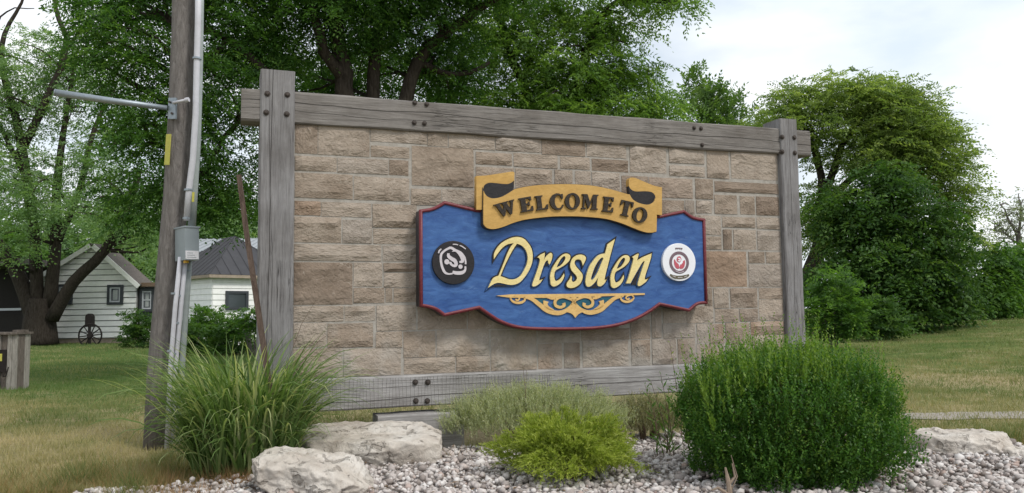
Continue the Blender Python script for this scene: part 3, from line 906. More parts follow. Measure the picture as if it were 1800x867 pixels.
# the town's name
DZ = SF + .016
NAME = {
 'D': [[(93,285,1),(94,240),(112,198),(150,150),(200,115),(260,90),(310,85),(360,100),(400,140),(430,190),(441,250),(436,310),(415,370),(380,430),(330,488),(285,510),(240,515),(190,506),(140,496),(110,500),(80,515),(42,540,1),(62,498),(85,457),(112,440),(135,432,1),(180,320),(215,230),(245,172),(272,140,1),(215,152),(170,182),(130,230)],
       [(300,145,1),(345,165),(380,205),(396,260),(390,320),(365,380),(330,435),(285,462),(235,465),(190,450),(152,436,1),(180,365),(215,290),(260,205)]],
 'r': [[(483,268,1),(510,245),(548,226,1),(548,255),(538,300,1),(560,262),(598,228),(617,242),(612,285),(592,333,1),(582,318),(578,296),(560,302),(540,340),(520,400),(503,452),(502,474),(530,464,1),(508,497),(470,524),(442,527),(441,500),(462,440),(490,360),(505,298),(500,276)]],
 'e': [[(600,480),(598,430),(615,370),(650,310),(690,260),(730,235),(765,240),(779,265),(766,300),(730,335),(680,365),(645,388),(634,430),(640,468),(656,480),(690,458),(722,412,1),(723,440),(700,487),(660,520),(626,529),(605,512)],
       [(655,358,1),(690,342),(722,305),(735,272),(722,257),(697,278),(672,320)]],
 's': [[(917,285),(890,343,1),(884,318),(874,295),(852,286),(826,292),(816,318),(830,350),(860,385),(886,420),(886,460),(865,505),(820,536),(780,543),(750,531),(747,502),(770,468),(786,433,1),(792,452),(790,472),(802,488),(825,480),(839,455),(828,428),(798,395),(780,360),(780,320),(800,275),(840,248),(880,244),(910,258)]],
 'd': [[(919,510),(915,478),(925,420),(950,350),(990,290),(1030,250),(1070,235),(1090,238,1),(1112,150,1),(1178,104,1),(1162,160),(1140,240),(1115,340),(1092,430),(1086,474),(1103,464,1),(1085,500),(1052,526),(1026,522),(1020,490),(1030,442,1),(1000,490),(962,525),(932,530)],
       [(965,450),(972,470),(987,463),(1020,410),(1050,340),(1076,276,1),(1060,270),(1030,300),(995,360)]],
 'e2': None,
 'n': [[(1333,264,1),(1380,236,1),(1391,240),(1376,298,1),(1420,270),(1465,250),(1507,233,1),(1500,275),(1480,340),(1460,400),(1446,452),(1452,468),(1476,459,1),(1450,492),(1402,524),(1384,517),(1390,480),(1410,410),(1435,335),(1444,302),(1425,312),(1390,370),(1350,440),(1318,500,1),(1278,502,1),(1302,440),(1330,340),(1344,284)]],
}
NAME['e2'] = [[(598 + (p[0] - 598) * .95 + 541, p[1] + 14, *p[2:]) for p in ct] for ct in NAME['e']]
for ch, cts in NAME.items():
    cc = [spl(V7(ct, DZ)) for ct in cts]
    lt = solid('letter', cc, SF - .004, DZ, M['cream'], sign)
    lt['label'] = 'cream letter %s of the town name with a dark outline' % ch[0]
    solid('letter_outline', [cc[0]] + cc[1:], SF - .003, DZ - .006, M['black'], lt, .0105)
# scroll ornament: traced on the left half, mirrored in the plane of the board
OZ = SF + .010
scroll = solid('scroll_ornament', [[p[:2] for p in V7([(112,612),(240,600),(1446,589),(1446,604),(1230,612),(600,632),(240,630)], OZ)]], SF - .004, OZ, M['tan'], sign)
uc = wuv(850 + 812 / 5.1, 400 + 700 / 5.1, OZ)[0]
px_u = abs(wuv(850 + 813 / 5.1, 500, OZ)[0] - wuv(850 + 812 / 5.1, 500, OZ)[0])
def mir(ct): return [(2 * uc - a, b) for a, b in ct]
strokes = [
 ([(345,617),(430,640),(500,690),(565,740),(640,764),(700,762),(755,735),(800,690),(820,655)], [20, 34, 40, 36, 26, 24]),
 ([(360,620),(372,645),(350,668),(305,676),(262,662),(240,636)], [8, 16, 20, 18, 10]),
 ([(240,640),(262,614),(300,618),(322,638),(304,654),(288,644)], [10, 12, 12, 14]),
 ([(560,660),(556,690),(580,720),(628,742)], [46, 34, 26, 12]),
 ([(800,655),(768,638),(718,622),(668,632),(641,665),(650,702),(690,716),(722,700),(718,678)], [14, 22, 24, 24, 24, 22, 30]),
 ([(560,622),(610,634),(650,640)], [10, 24, 8]),
 ([(795,625),(812,668),(806,700)], [26, 30, 44]),
]
for sp, ws in strokes:
    c0 = [p[:2] for p in V7(sp, OZ)]
    rib = stroke(c0, [w * px_u for w in ws])
    solid('scroll', [rib], SF - .004, OZ + .001, M['tan'], scroll)
    solid('scroll', [mir(rib)], SF - .004, OZ + .0015, M['tan'], scroll)
pal = V7([(806,690,1),(770,735),(745,758,1),(792,775),(822,810,1),(850,778),(888,758,1),(850,735),(818,690,1)], OZ)
solid('scroll', [spl(pal)], SF - .004, OZ + .003, M['tan'], scroll)
for tp in ([(405,628),(575,630),(548,672),(545,700),(500,668)], [(640,655),(720,640),(790,668),(765,712),(700,735),(630,725),(610,690)]):
    c0 = [p[:2] for p in V7(tp, SF + .003)]
    solid('painted_ground', [c0], SF - .004, SF + .003, M['teal'], scroll)
    solid('painted_ground', [mir(c0)], SF - .004, SF + .003, M['teal'], scroll)
# round emblems
def emblem(px, py, rad_px, mt, name, label, dz, marks, sx, sy):
    u, z = wuv(px, py, dz)
    rr_ = abs(wuv(px, py - rad_px, dz)[1] - z)
    e = solid(name, [ell(u, z, rr_, rr_, 48)], SF - .004, dz, mt, sign, 0, .003)
    e['label'] = label
    for i, (kind, data, w, mm) in enumerate(marks):
        f = lambda p: (u + p[0] / sx * rr_, z - p[1] / sy * rr_)
        if kind == 's':
            ct = [stroke([f(p) for p in data], [q / sy * rr_ for q in w])]
        elif kind == 'p':
            ct = [spl([f(p) for p in data])]
        elif kind == 'ring':
            ct = [ell(*f(data), w[0] * rr_, w[0] * rr_, 40), ell(*f(data), w[1] * rr_, w[1] * rr_, 40)]
        else:
            ct = [ell(*f(data), w * rr_, w * rr_, 20)]
        solid('mark', ct, dz - .003, dz + .0025 + .0003 * i, M[mm], e)
def rel(pts, cx, cy): return [(p[0] - cx, p[1] - cy) for p in pts]
k1 = lambda *p: rel(p, 415, 445)
emblem(797.4, 461.6, 38.2, M['black'], 'emblem', 'black round emblem with a pale looping outline mark', SF + .022, [
 ('s', k1((362,262),(390,262),(440,292),(500,320),(545,370),(562,420),(563,466)), [30, 34, 34, 22, 22], 'palegrey'),
 ('s', k1((560,492),(556,540),(520,572),(450,578),(400,565)), [20, 28, 44, 44, 36], 'palegrey'),
 ('s', k1((400,585),(350,590),(305,570),(275,510),(258,430),(262,345),(310,292),(372,258)), [18, 22, 34, 30, 30, 26, 30], 'palegrey'),
 ('s', k1((350,330),(352,365),(385,395),(430,425),(445,470),(420,488),(385,470),(370,440)), [30, 44, 50, 40, 30, 30], 'palegrey'),
 ('s', k1((395,305),(440,300),(485,330),(520,385),(522,430),(485,438)), [8, 18, 40, 48, 40, 22], 'palegrey'),
 ('o', k1((330,438))[0], .12, 'palegrey'), ('o', k1((498,497))[0], .10, 'palegrey'),
 ('s', k1((405,215),(440,215),(470,222)), [12, 14, 12], 'palegrey'), ('s', k1((490,228),(520,240),(565,272)), [12, 14, 12], 'palegrey'),
 ('s', k1((228,330),(238,300),(262,275)), [16, 20, 14], 'palegrey')], 262, 276)
k2 = lambda *p: rel(p, 400, 440)
emblem(1194.0, 461.0, 33.2, M['white'], 'emblem', 'white round emblem with a purple ring and small red flower', SF + .026, [
 ('ring', (-2, 5), (.59, .435), 'mauve'),
 ('p', k2((385,370),(412,368),(425,400),(415,432),(395,440),(372,425),(370,395)), 0, 'rose'),
 ('p', k2((338,405),(362,440),(390,470),(395,520),(360,515),(338,470)), 0, 'rose'),
 ('p', k2((466,415),(432,445),(408,480),(406,522),(446,515),(466,470)), 0, 'rose'),
 ('s', k2((385,392),(408,398),(404,425),(385,418)), [14, 16, 14], 'white'),
 ('s', k2((412,470),(440,440)), [12, 8], 'white'),
 ('s', k2((282,598),(330,625),(400,632),(470,620),(514,600)), [18, 40, 42, 40, 20], 'olive'),
 ('s', k2((312,612),(345,628)), [7, 7], 'palegrey'), ('s', k2((372,634),(430,634)), [7, 7], 'palegrey'), ('s', k2((452,628),(488,614)), [7, 7], 'palegrey'),
 ('s', k2((358,268),(372,264)), [18, 18], 'mauve'), ('s', k2((380,264),(394,264)), [14, 14], 'mauve'), ('s', k2((402,264),(416,265)), [14, 14], 'mauve'), ('s', k2((424,266),(440,270)), [16, 16], 'mauve'),
 ('s', k2((345,552),(400,572),(450,556)), [6, 7, 6], 'palegrey')], 204, 240)

# ================================================================== FOLIAGE TOOLS
def unit(v):
    return v / (np.linalg.norm(v, axis=-1, keepdims=True) + 1e-9)
def leaf_quads(c, d, nrm, ln, wd, tint):
    d = unit(d); s = unit(np.cross(d, nrm)); n2 = np.cross(s, d)
    ln = ln[:, None]; wd = wd[:, None]
    V = np.stack([c - d * ln * .5, c + s * wd * .5 - d * ln * .06 + n2 * wd * .14, c + d * ln * .5, c - s * wd * .5 - d * ln * .06 + n2 * wd * .14], 1).reshape(-1, 3)
    Fq = np.arange(len(c) * 4).reshape(-1, 4)
    return V, Fq, np.repeat(tint, 4)
class Leaves:
    def __init__(s): s.V = []; s.T = []
    def add(s, V, T): s.V.append(V); s.T.append(T)
    def build(s, name, mt, parent):
        V = np.concatenate(s.V); T = np.clip(np.concatenate(s.T), 0, 1)
        o = obj(name, fast_mesh(name, V, np.arange(len(V)).reshape(-1, 4), T), mt, parent)
        o['kind'] = 'stuff'
        return o
def Ep(px, py, D, rx, ry, rd=None):
    """a lobe of a crown: centre seen at a photo pixel at distance D, half-widths in photo pixels"""
    c = at(px, py, D); k = D / F
    return (np.array(c), np.array([rx * k, (rd if rd is not None else (rx + ry) * .5 * k), ry * k]))
def lobe_points(rg, lobe, n, shell=0.45):
    c, r = lobe
    v = unit(rg.normal(size=(n, 3)))
    rad = rg.uniform(0, 1, n) ** shell
    # a lumpy outline
    lump = 1 + .16 * np.sin(v[:, 0] * 5 + c[0] * 3) * np.sin(v[:, 2] * 6 + c[2]) + .10 * np.sin(v[:, 1] * 9 + v[:, 2] * 7)
    return c + v * r * (rad * lump)[:, None], v
def crown(lv, rg, lobes, dens, rc, ln, wd, nf=6, nl=12, droop=.5, flat=.5, tmean=.5, tvar=.2, asc=.1):
    """sprays of leaves through the lobes: each spray is nf fronds with nl leaflets set along both sides"""
    for lb in lobes:
        vol = 4.19 * lb[1].prod()
        nc = max(5, int(dens * vol ** .75))
        cc, out = lobe_points(rg, lb, nc, .5)
        ct = rg.normal(tmean, tvar, nc); sz = rg.uniform(.6, 1.3, nc)
        n = nc * nf
        ci = np.repeat(np.arange(nc), nf)
        a = rg.uniform(0, 2 * math.pi, n)
        d = np.stack([np.cos(a), np.sin(a), rg.normal(asc, .35, n)], -1) + out[ci] * np.array([.75, .75, .35])
        d = unit(d)
        L_ = rc * sz[ci] * rg.uniform(.6, 1.25, n)
        b = cc[ci] + rg.normal(0, 1, (n, 3)) * rc * .34 * np.array([1, 1, flat])
        upv = rg.normal(0, .55, (n, 3)); upv[:, 2] += 1
        side = unit(np.cross(d, upv))
        k = nl // 2
        ts = np.tile(np.repeat(np.linspace(.1, 1, k), 2), n)
        sg = np.tile(np.array([1, -1] * k), n)
        si = np.repeat(np.arange(n), 2 * k)
        p = b[si] + d[si] * (L_[si] * ts)[:, None]
        p[:, 2] -= droop * L_[si] * ts ** 2
        m_ = len(si)
        dd = d[si] * (.35 + .65 * ts[:, None] ** 3) + side[si] * (sg * (1 - .75 * ts ** 4))[:, None] + rg.normal(0, .18, (m_, 3))
        dd[:, 2] -= droop * ts * 1.1
        nr = np.cross(side[si], d[si]) + rg.normal(0, .3, (m_, 3))
        lnn = ln * rg.uniform(.7, 1.25, m_); wdd = wd * rg.uniform(.75, 1.25, m_)
        V, _, T = leaf_quads(p + unit(dd) * lnn[:, None] * .45, dd, nr, lnn, wdd, ct[ci][si] + rg.normal(0, .07, n)[si] + rg.normal(0, .045, m_) + .10 * (ts - .5))
        lv.add(V, T)
def limb(mbx, pts, r0, r1, n=7, wob=.0, rg=None):
    P = [np.array(p, float) for p in pts]
    # resample smoothly
    o = []
    for i in range(len(P) - 1):
        p0 = P[max(i - 1, 0)]; p1 = P[i]; p2 = P[i + 1]; p3 = P[min(i + 2, len(P) - 1)]
        for t in (0, .33, .66):
            o.append(.5 * ((2 * p1) + (p2 - p0) * t + (2 * p0 - 5 * p1 + 4 * p2 - p3) * t * t + (3 * p1 - p0 - 3 * p2 + p3) * t ** 3))
    o.append(P[-1])
    if wob and rg is not None:
        o = [q + rg.normal(0, wob, 3) * (0 < i < len(o) - 1) for i, q in enumerate(o)]
    k = len(o)
    mbx.tube([Vector(q) for q in o], [r0 + (r1 - r0) * i / (k - 1) for i in range(k)], n)
    return o
def twigs(mbx, rg, lobes, roots, n, r0=.04, r1=.008):
    """branches from points along the limbs out into the lobes"""
    roots = [np.array(q) for q in roots]
    for k in range(n):
        lb = lobes[k % len(lobes)]
        tgt = lobe_points(rg, lb, 1, .5)[0][0]
        a = min(roots, key=lambda q: np.linalg.norm(q - tgt) + max(0, q[2] - tgt[2]) * 1.5 + rg.uniform(0, .8))
        mid = (a + tgt) / 2 + rg.normal(0, .12, 3) * np.linalg.norm(tgt - a); mid[2] += .12 * np.linalg.norm(tgt - a)
        limb(mbx, [a, mid, tgt], r0 * rg.uniform(.6, 1.2), r1, 5)
def tree(name, label, cat, base, limbs, lobes, leafm, barkm, seed, dens, rc, ln, wd, ntw=40, group=None, tw=.04, **kw):
    """limbs: list of (points, r0, r1) in world space"""
    rg = np.random.default_rng(seed)
    t = thing(name, label, cat, tuple(base), group)
    tm = MB(); nodes = []
    for i, (pts, r0, r1) in enumerate(limbs):
        o = limb(tm, pts, r0, r1, 9, .0 if r0 > .2 else .02, rg)
        nodes += o[2:] if i == 0 else o[1:]
    obj('trunk', tm, barkm, t, smooth=True)
    bm_ = MB(); twigs(bm_, rg, lobes, nodes, ntw, tw)
    if bm_.v:
        o = obj('branches', bm_, barkm, t); o['kind'] = 'stuff'
    lv = Leaves(); crown(lv, rg, lobes, dens, rc, ln, wd, **kw)
    lv.build('crown', leafm, t)
    return t
def shoots(lv, rg, base, dirs, length, nleaf, ln, wd, curve=0.0, open_=.7, tmean=.5, tvar=.2):
    """leafy shoots: leaves set round a short stem"""
    n = len(base); dirs = unit(dirs)
    ts = np.tile(np.linspace(.12, 1, nleaf), n)
    si = np.repeat(np.arange(n), nleaf)
    L_ = length[si]
    p = base[si] + dirs[si] * (L_ * ts)[:, None]
    p[:, 2] -= curve * L_ * ts ** 2
    side = unit(np.cross(dirs[si], rg.normal(size=(n * nleaf, 3))))
    d = dirs[si] * (1 - open_ * .5) + side * open_
    d[:, 2] -= curve * ts
    m_ = n * nleaf
    lnn = ln * rg.uniform(.6, 1.3, m_) * (1.1 - .5 * ts); wdd = wd * rg.uniform(.7, 1.3, m_) * (1.1 - .4 * ts)
    nr = dirs[si] + rg.normal(0, .4, (m_, 3))
    st = rg.normal(tmean, tvar, n)
    V, _, T = leaf_quads(p + d * lnn[:, None] * .5, d, nr, lnn, wdd, st[si] + rg.normal(0, .1, m_) + .12 * (ts - .5))
    lv.add(V, T)

M['leaf_dark'] = m_leaf('dark locust leaf', (0.0294, 0.0752, 0.0205), (0.0687, 0.1568, 0.0337), (0.1552, 0.2697, 0.0565), 0.5)
M['leaf_bright'] = m_leaf('bright locust leaf', (0.0646, 0.1365, 0.031), (0.1323, 0.2372, 0.0517), (0.23, 0.345, 0.0862), 0.5)
M['leaf_light'] = m_leaf('light tree leaf', (0.0911, 0.167, 0.0721), (0.167, 0.2732, 0.1176), (0.2732, 0.3795, 0.1898), 0.5)
M['leaf_olive'] = m_leaf('olive green leaf', (0.0931, 0.1555, 0.0495), (0.1846, 0.2619, 0.0771), (0.289, 0.3634, 0.1237), 0.5)
M['leaf_maple'] = m_leaf('deep green leaf', (0.0255, 0.0658, 0.0191), (0.0553, 0.1207, 0.0268), (0.1169, 0.2012, 0.046), 0.4)
M['leaf_mid'] = m_leaf('mid green leaf', (0.0373, 0.0963, 0.0217), (0.0807, 0.1708, 0.0342), (0.1397, 0.2484, 0.0528), 0.45)
M['leaf_poplar'] = m_leaf('cool green leaf', (0.0504, 0.1071, 0.0291), (0.0974, 0.1785, 0.047), (0.1596, 0.2499, 0.0672), 0.42)
M['leaf_pale'] = m_leaf('distant pale leaf', (0.14, 0.18, 0.11), (0.21, 0.25, 0.16), (0.30, 0.33, 0.23), .34)
M['bark'] = m_bark('dark bark', (0.020, 0.016, 0.013), (0.070, 0.058, 0.048))
M['bark_grey'] = m_bark('grey brown bark', (0.09, 0.08, 0.07), (0.22, 0.195, 0.175))
def A(px, py, D): return tuple(at(px, py, D))
def G(px, py, z=0.0): return tuple(on_ground(px, py, z))

# ------------------------------------------------------------------ the dark tree behind the wall
b0 = (-2.45, 12.6, 0)
lob = [Ep(215, 90, 11.2, 90, 110), Ep(285, 230, 11.4, 100, 90), Ep(270, 345, 11.9, 85, 70), Ep(395, 130, 12.0, 110, 130), Ep(400, 330, 12.6, 75, 80, 1.0),
       Ep(560, 20, 12.3, 150, 90), Ep(720, 30, 13.0, 130, 80), Ep(600, -90, 12.6, 330, 90), Ep(330, -40, 11.8, 170, 90), Ep(480, 95, 13.6, 70, 70, 1.0), Ep(790, 120, 13.8, 70, 70, .9), Ep(840, -60, 12.8, 160, 80), Ep(180, 10, 11.3, 60, 70), Ep(650, 130, 15.5, 150, 45, 1.0), Ep(560, 150, 15.8, 70, 45, .8)]
tree('locust_tree', 'big dark green locust tree with several trunks rising directly behind the stone wall', 'tree', b0,
     [([b0, A(632, 420, 12.6), A(622, 330, 12.6)], .34, .25),
      ([A(622, 350, 12.6), A(612, 200, 12.5), A(598, 90, 12.4), A(575, -60, 12.3)], .19, .09),
      ([A(628, 350, 12.6), A(652, 210, 12.8), A(660, 90, 12.8), A(672, -60, 12.9)], .15, .07),
      ([A(640, 380, 12.7), A(700, 215, 12.9), A(735, 110, 13.0), A(800, 45, 13.1), A(900, -20, 13.0)], .15, .06),
      ([A(605, 140, 12.45), A(560, 60, 12.1), A(545, -30, 12.0)], .11, .05),
      ([A(612, 240, 12.5), A(500, 150, 12.0), A(400, 70, 11.8), A(300, 40, 11.5)], .10, .04),
      ([A(500, 150, 12.0), A(420, 210, 11.9), A(360, 300, 11.9)], .06, .02),
      ([A(400, 70, 11.8), A(330, 150, 11.6), A(270, 250, 11.5)], .05, .02),
      ([A(735, 110, 13.0), A(800, 130, 13.3), A(860, 110, 13.6)], .06, .03)],
     lob, M['leaf_dark'], M['bark'], 21, 108, .30, .064, .025, ntw=60, droop=.6, tmean=.42, tvar=.2)
# ------------------------------------------------------------------ the brighter tree right of it
b1 = (1.7, 16.5, 0.12)
lob = [Ep(1000, 130, 15.5, 120, 75), Ep(880, 75, 15.8, 100, 75), Ep(1090, 165, 15.6, 85, 70), Ep(1010, 215, 15.2, 130, 45), Ep(1150, 215, 16, 65, 55), Ep(1060, 50, 15.4, 95, 45), Ep(930, 190, 15.5, 95, 55), Ep(960, 0, 15.6, 110, 60), Ep(820, 190, 15.9, 80, 50), Ep(1180, 10, 14.9, 48, 16, .5), Ep(1120, -20, 15.1, 80, 40)]
tree('feathery_tree', 'bright green feathery tree above the middle of the top beam', 'tree', b1,
     [([b1, A(1000, 400, 16.2), A(985, 280, 16.0)], .26, .18),
      ([A(985, 300, 16.0), A(930, 180, 15.8), A(890, 70, 15.7), A(860, -40, 15.7)], .13, .05),
      ([A(985, 300, 16.0), A(1010, 170, 15.7), A(1040, 60, 15.5), A(1090, 5, 15.2), A(1190, 5, 14.95)], .12, .03),
      ([A(990, 290, 16.0), A(1090, 210, 15.9), A(1160, 200, 15.9)], .09, .03)],
     lob, M['leaf_bright'], M['bark'], 22, 84, .34, .076, .029, ntw=40, droop=.6, tmean=.5, tvar=.22)
# ------------------------------------------------------------------ left multi-stemmed tree beside the white house
b2 = G(70, 606, 0); D2 = b2[1]
lob = [Ep(200, 395, D2 - 1.2, 40, 34), Ep(250, 410, D2 - 1, 28, 30), Ep(70, 110, D2, 75, 60), Ep(10, 160, D2, 65, 80), Ep(140, 100, D2 + .5, 60, 50), Ep(60, 190, D2, 85, 60), Ep(150, 150, D2 + 1, 80, 60), Ep(40, 330, D2 - 1, 80, 80), Ep(160, 300, D2, 90, 75), Ep(230, 350, D2 - .5, 55, 58), Ep(95, 365, D2 - 2, 110, 42), Ep(-40, 270, D2, 80, 120), Ep(215, 230, D2 + 1.5, 60, 70), Ep(10, 430, D2 - 2.5, 60, 40), Ep(268, 410, D2 - 1.0, 22, 35)]
tree('yard_tree', 'light green yard tree with a broad dark multi-stemmed trunk in front of the white house', 'tree', b2,
     [([b2, A(70, 560, D2), A(72, 525, D2)], .68, .43),
      ([A(60, 560, D2), A(35, 490, D2), A(0, 430, D2), A(-50, 380, D2)], .32, .16),
      ([A(66, 545, D2), A(62, 440, D2), A(48, 320, D2), A(30, 215, D2), A(4, 120, D2), A(8, 60, D2), A(38, 5, D2), A(50, -40, D2)], .25, .02),
      ([A(86, 540, D2), A(98, 430, D2), A(100, 330, D2), A(112, 230, D2), A(130, 120, D2)], .26, .06),
      ([A(92, 560, D2 - .2), A(130, 495, D2 - .5), A(185, 440, D2 - .7), A(228, 355, D2 - .8), A(245, 300, D2 - .8)], .26, .10),
      ([A(100, 430, D2), A(140, 330, D2), A(165, 230, D2), A(200, 160, D2)], .16, .05),
      ([A(48, 320, D2), A(20, 260, D2), A(-20, 190, D2)], .14, .05),
      ([A(30, 280, D2), A(72, 195, D2 - .5), A(118, 85, D2 - .7), A(104, 35, D2 - .7), A(92, -30, D2 - .7)], .17, .06),
      ([A(4, 120, D2), A(-10, 60, D2), A(12, 20, D2), A(60, 15, D2)], .06, .015),
      ([A(118, 85, D2 - .7), A(150, 40, D2 - .7), A(165, 0, D2 - .7)], .07, .02)],
     lob, M['leaf_light'], M['bark'], 23, 12.5, .60, .105, .048, ntw=80, tw=.07, droop=.4, tmean=.5, tvar=.2)
# ------------------------------------------------------------------ right: tall spreading tree, dense dark tree before it
b3 = (8.9, 26.5, float(gh(8.9, 26.5)))
lob = [Ep(1490, 172, 26, 110, 42), Ep(1560, 190, 26, 90, 46), Ep(1610, 265, 26, 80, 60), Ep(1400, 215, 26, 90, 45), Ep(1590, 230, 26, 80, 60), Ep(1640, 300, 26, 70, 60), Ep(1340, 240, 25.5, 55, 32), Ep(1530, 260, 26, 120, 50), Ep(1690, 350, 26, 45, 35), Ep(1440, 380, 26.8, 40, 80, 1.2), Ep(1680, 420, 26, 40, 50), Ep(1660, 235, 26, 25, 14), Ep(1390, 165, 26, 45, 18)]
tree('spreading_tree', 'tall olive green tree with an umbrella shaped crown right of the wall', 'tree', b3,
     [([b3, A(1440, 440, 26.6), A(1446, 350, 26.6)], .30, .22),
      ([A(1446, 360, 26.6), A(1440, 290, 26.5), A(1420, 240, 26.3), A(1390, 190, 26.2)], .15, .05),
      ([A(1446, 360, 26.6), A(1470, 280, 26.5), A(1500, 220, 26.3), A(1520, 170, 26.2)], .15, .05),
      ([A(1446, 370, 26.6), A(1500, 310, 26.4), A(1570, 270, 26.2), A(1640, 260, 26)], .14, .04),
      ([A(1440, 300, 26.5), A(1430, 270, 26.4), A(1425, 220, 26.2)], .09, .04)],
     lob, M['leaf_olive'], M['bark'], 24, 40, .52, .105, .046, ntw=50, tw=.06, droop=.3, flat=.25, tmean=.5, tvar=.2)
b4 = (10.4, 22.5, float(gh(10.4, 22.5)))
lob = [Ep(1560, 400, 22.5, 110, 90), Ep(1540, 490, 22.3, 120, 80), Ep(1640, 470, 22.3, 75, 85), Ep(1560, 325, 22.5, 55, 45), Ep(1480, 380, 22.7, 50, 55), Ep(1680, 530, 22.3, 40, 45), Ep(1560, 555, 22, 110, 28)]
tree('dense_tree', 'dense dark green tree with branches to the ground at the edge of the right field', 'tree', b4,
     [([b4, A(1562, 480, 22.6), A(1562, 350, 22.6)], .26, .06)], lob, M['leaf_maple'], M['bark'], 25, 47, .43, .12, .068, nl=8, ntw=20, droop=.6, tmean=.45, tvar=.22)
# small cool green tree top between the two
b5 = (8.2, 31, float(gh(8.2, 31)))
lob = [Ep(1228, 185, 31, 20, 42), Ep(1262, 195, 31, 28, 48), Ep(1290, 200, 31, 18, 30), Ep(1250, 260, 31, 55, 50), Ep(1225, 145, 31, 8, 14), Ep(1250, 350, 31, 50, 60)]
tree('poplar_tree', 'cool green narrow tree whose pointed top shows left of the right post', 'tree', (at(1250, 500, 31).x, 31, .1),
     [([(at(1250, 500, 31).x, 31, .1), A(1252, 400, 31), A(1252, 170, 31)], .2, .05)], lob, M['leaf_poplar'], M['bark'], 26, 16, .62, .17, .08, ntw=14, droop=.0, asc=.9, tmean=.5, tvar=.18)
# hedge-like vine covered trees on the far right
for k, (px, py, D, rx, ry, lab) in enumerate([(1745, 490, 26, 42, 72, 'vine covered bright green tree just right of the dense dark tree'), (1800, 505, 28, 40, 72, 'vine covered green tree at the right end of the field edge'), (1850, 500, 28, 50, 75, 'green tree beyond the right edge of the field')]):
    c = at(px, py, D); gz = float(gh(c.x, D))
    tree('edge_tree', lab, 'tree', (c.x, D, gz), [([(c.x, D, gz), (c.x, D, gz + .8), (c.x + .05, D, gz + 2)], .14, .05)],
         [Ep(px, py, D, rx, ry), Ep(px - 8, py + 40, D - .4, rx * .9, ry * .5), Ep(px + 10, py - 35, D, rx * .6, ry * .5)], M['leaf_mid'], M['bark'], 30 + k, 26, .50, .15, .075, ntw=8, droop=.9, tmean=.52, tvar=.22, group='vine covered trees along the far field edge')
# pale sparse tree at the right edge
b6 = at(1792, 470, 38)
tree('bare_tree', 'thin pale half bare tree at the far right against the sky', 'tree', (b6.x, 38, .3),
     [([(b6.x, 38, .3), A(1792, 470, 38), A(1790, 410, 38)], .16, .10), ([A(1790, 420, 38), A(1770, 380, 38), A(1757, 355, 38)], .07, .02), ([A(1790, 420, 38), A(1795, 370, 38), A(1790, 340, 38)], .07, .02), ([A(1792, 440, 38), A(1830, 390, 38), A(1850, 350, 38)], .07, .02), ([A(1791, 430, 38), A(1765, 410, 38), A(1748, 405, 38)], .05, .02)],
     [Ep(1775, 395, 38, 34, 45), Ep(1810, 385, 38, 36, 50)], M['leaf_pale'], M['bark_grey'], 35, 15, .5, .13, .055, nf=4, nl=8, ntw=90, tw=.03, droop=.3)
# shrub right behind the wall
for (nm, lab, px, py, D, rx, ry, lm, sd_) in [
    ('lilac_shrub', 'rounded mid green shrub beside the right post of the wall', 1462, 535, 17.5, 58, 62, 'leaf_mid', 40),
    ('dark_shrub', 'low dark shrub between the rounded shrub and the dense tree', 1545, 560, 19.5, 50, 38, 'leaf_maple', 41),
    ('yard_shrub', 'round dark green shrub at the corner of the white house', 246, 583, 26.0, 32, 36, 'leaf_maple', 42),
    ('yard_shrub', 'tall loose green shrub behind the utility pole beside the small white building', 365, 578, 21.5, 42, 40, 'leaf_mid', 43),
    ('yard_shrub', 'dark green shrub left of the leaning stake under the small building window', 412, 588, 20.5, 40, 40, 'leaf_maple', 44),
    ('flowering_shrub', 'shrub with white blossom beside the left post of the wall', 447, 562, 19.5, 22, 28, 'leaf_mid', 45),
    ('yard_shrub', 'small dark shrub seen just right of the pole base', 330, 592, 20.0, 28, 34, 'leaf_maple', 46)]:
    c = at(px, py, D); gz = float(gh(c.x, D))
    rg = np.random.default_rng(sd_)
    t = thing(nm, lab, 'shrub', (c.x, D, gz))
    st = MB()
    for q in range(7):
        an = q * .9
        st.tube([(c.x + .05 * math.cos(an), D + .05 * math.sin(an), gz - .05), (c.x + .3 * math.cos(an), D + .3 * math.sin(an), c.z)], [.025, .008], 5)
    obj('stems', st, M['bark_grey'], t)
    lv = Leaves()
    lbs = [Ep(px, py, D, rx, ry), Ep(px - rx * .45, py + ry * .3, D - .2, rx * .6, ry * .6), Ep(px + rx * .4, py + ry * .35, D - .2, rx * .65, ry * .6), Ep(px + rx * .1, py - ry * .35, D, rx * .6, ry * .6)]
    crown(lv, rg, lbs, 60, .24, .085, .045, nl=8, droop=.3, asc=.3, tmean=.48, tvar=.2)
    lv.build('foliage', M[lm], t)
    if nm == 'flowering_shrub':
        l2 = Leaves(); crown(l2, rg, [Ep(px, py - 4, D - .25, rx, ry * .7)], 60, .10, .05, .05, nf=3, nl=6, tmean=.5)
        l2.build('blossom', M['white'], t)
c = at(240, 450, 40)
tree('background_tree', 'light green tree rising close behind the roof of the white house', 'tree', (c.x, 40, 0),
     [([(c.x, 40, 0), (c.x, 40, 2), (c.x + .2, 40, c.z)], .3, .1)], [Ep(235, 430, 40, 70, 60), Ep(285, 470, 39, 40, 45), Ep(200, 400, 40, 50, 50), Ep(255, 505, 38.5, 30, 22), Ep(240, 470, 37, 36, 34)], M['leaf_light'], M['bark'], 56, 7.5, .8, .17, .08, ntw=14, tw=.08, tmean=.55, tvar=.2, group='trees in the distance behind the houses')
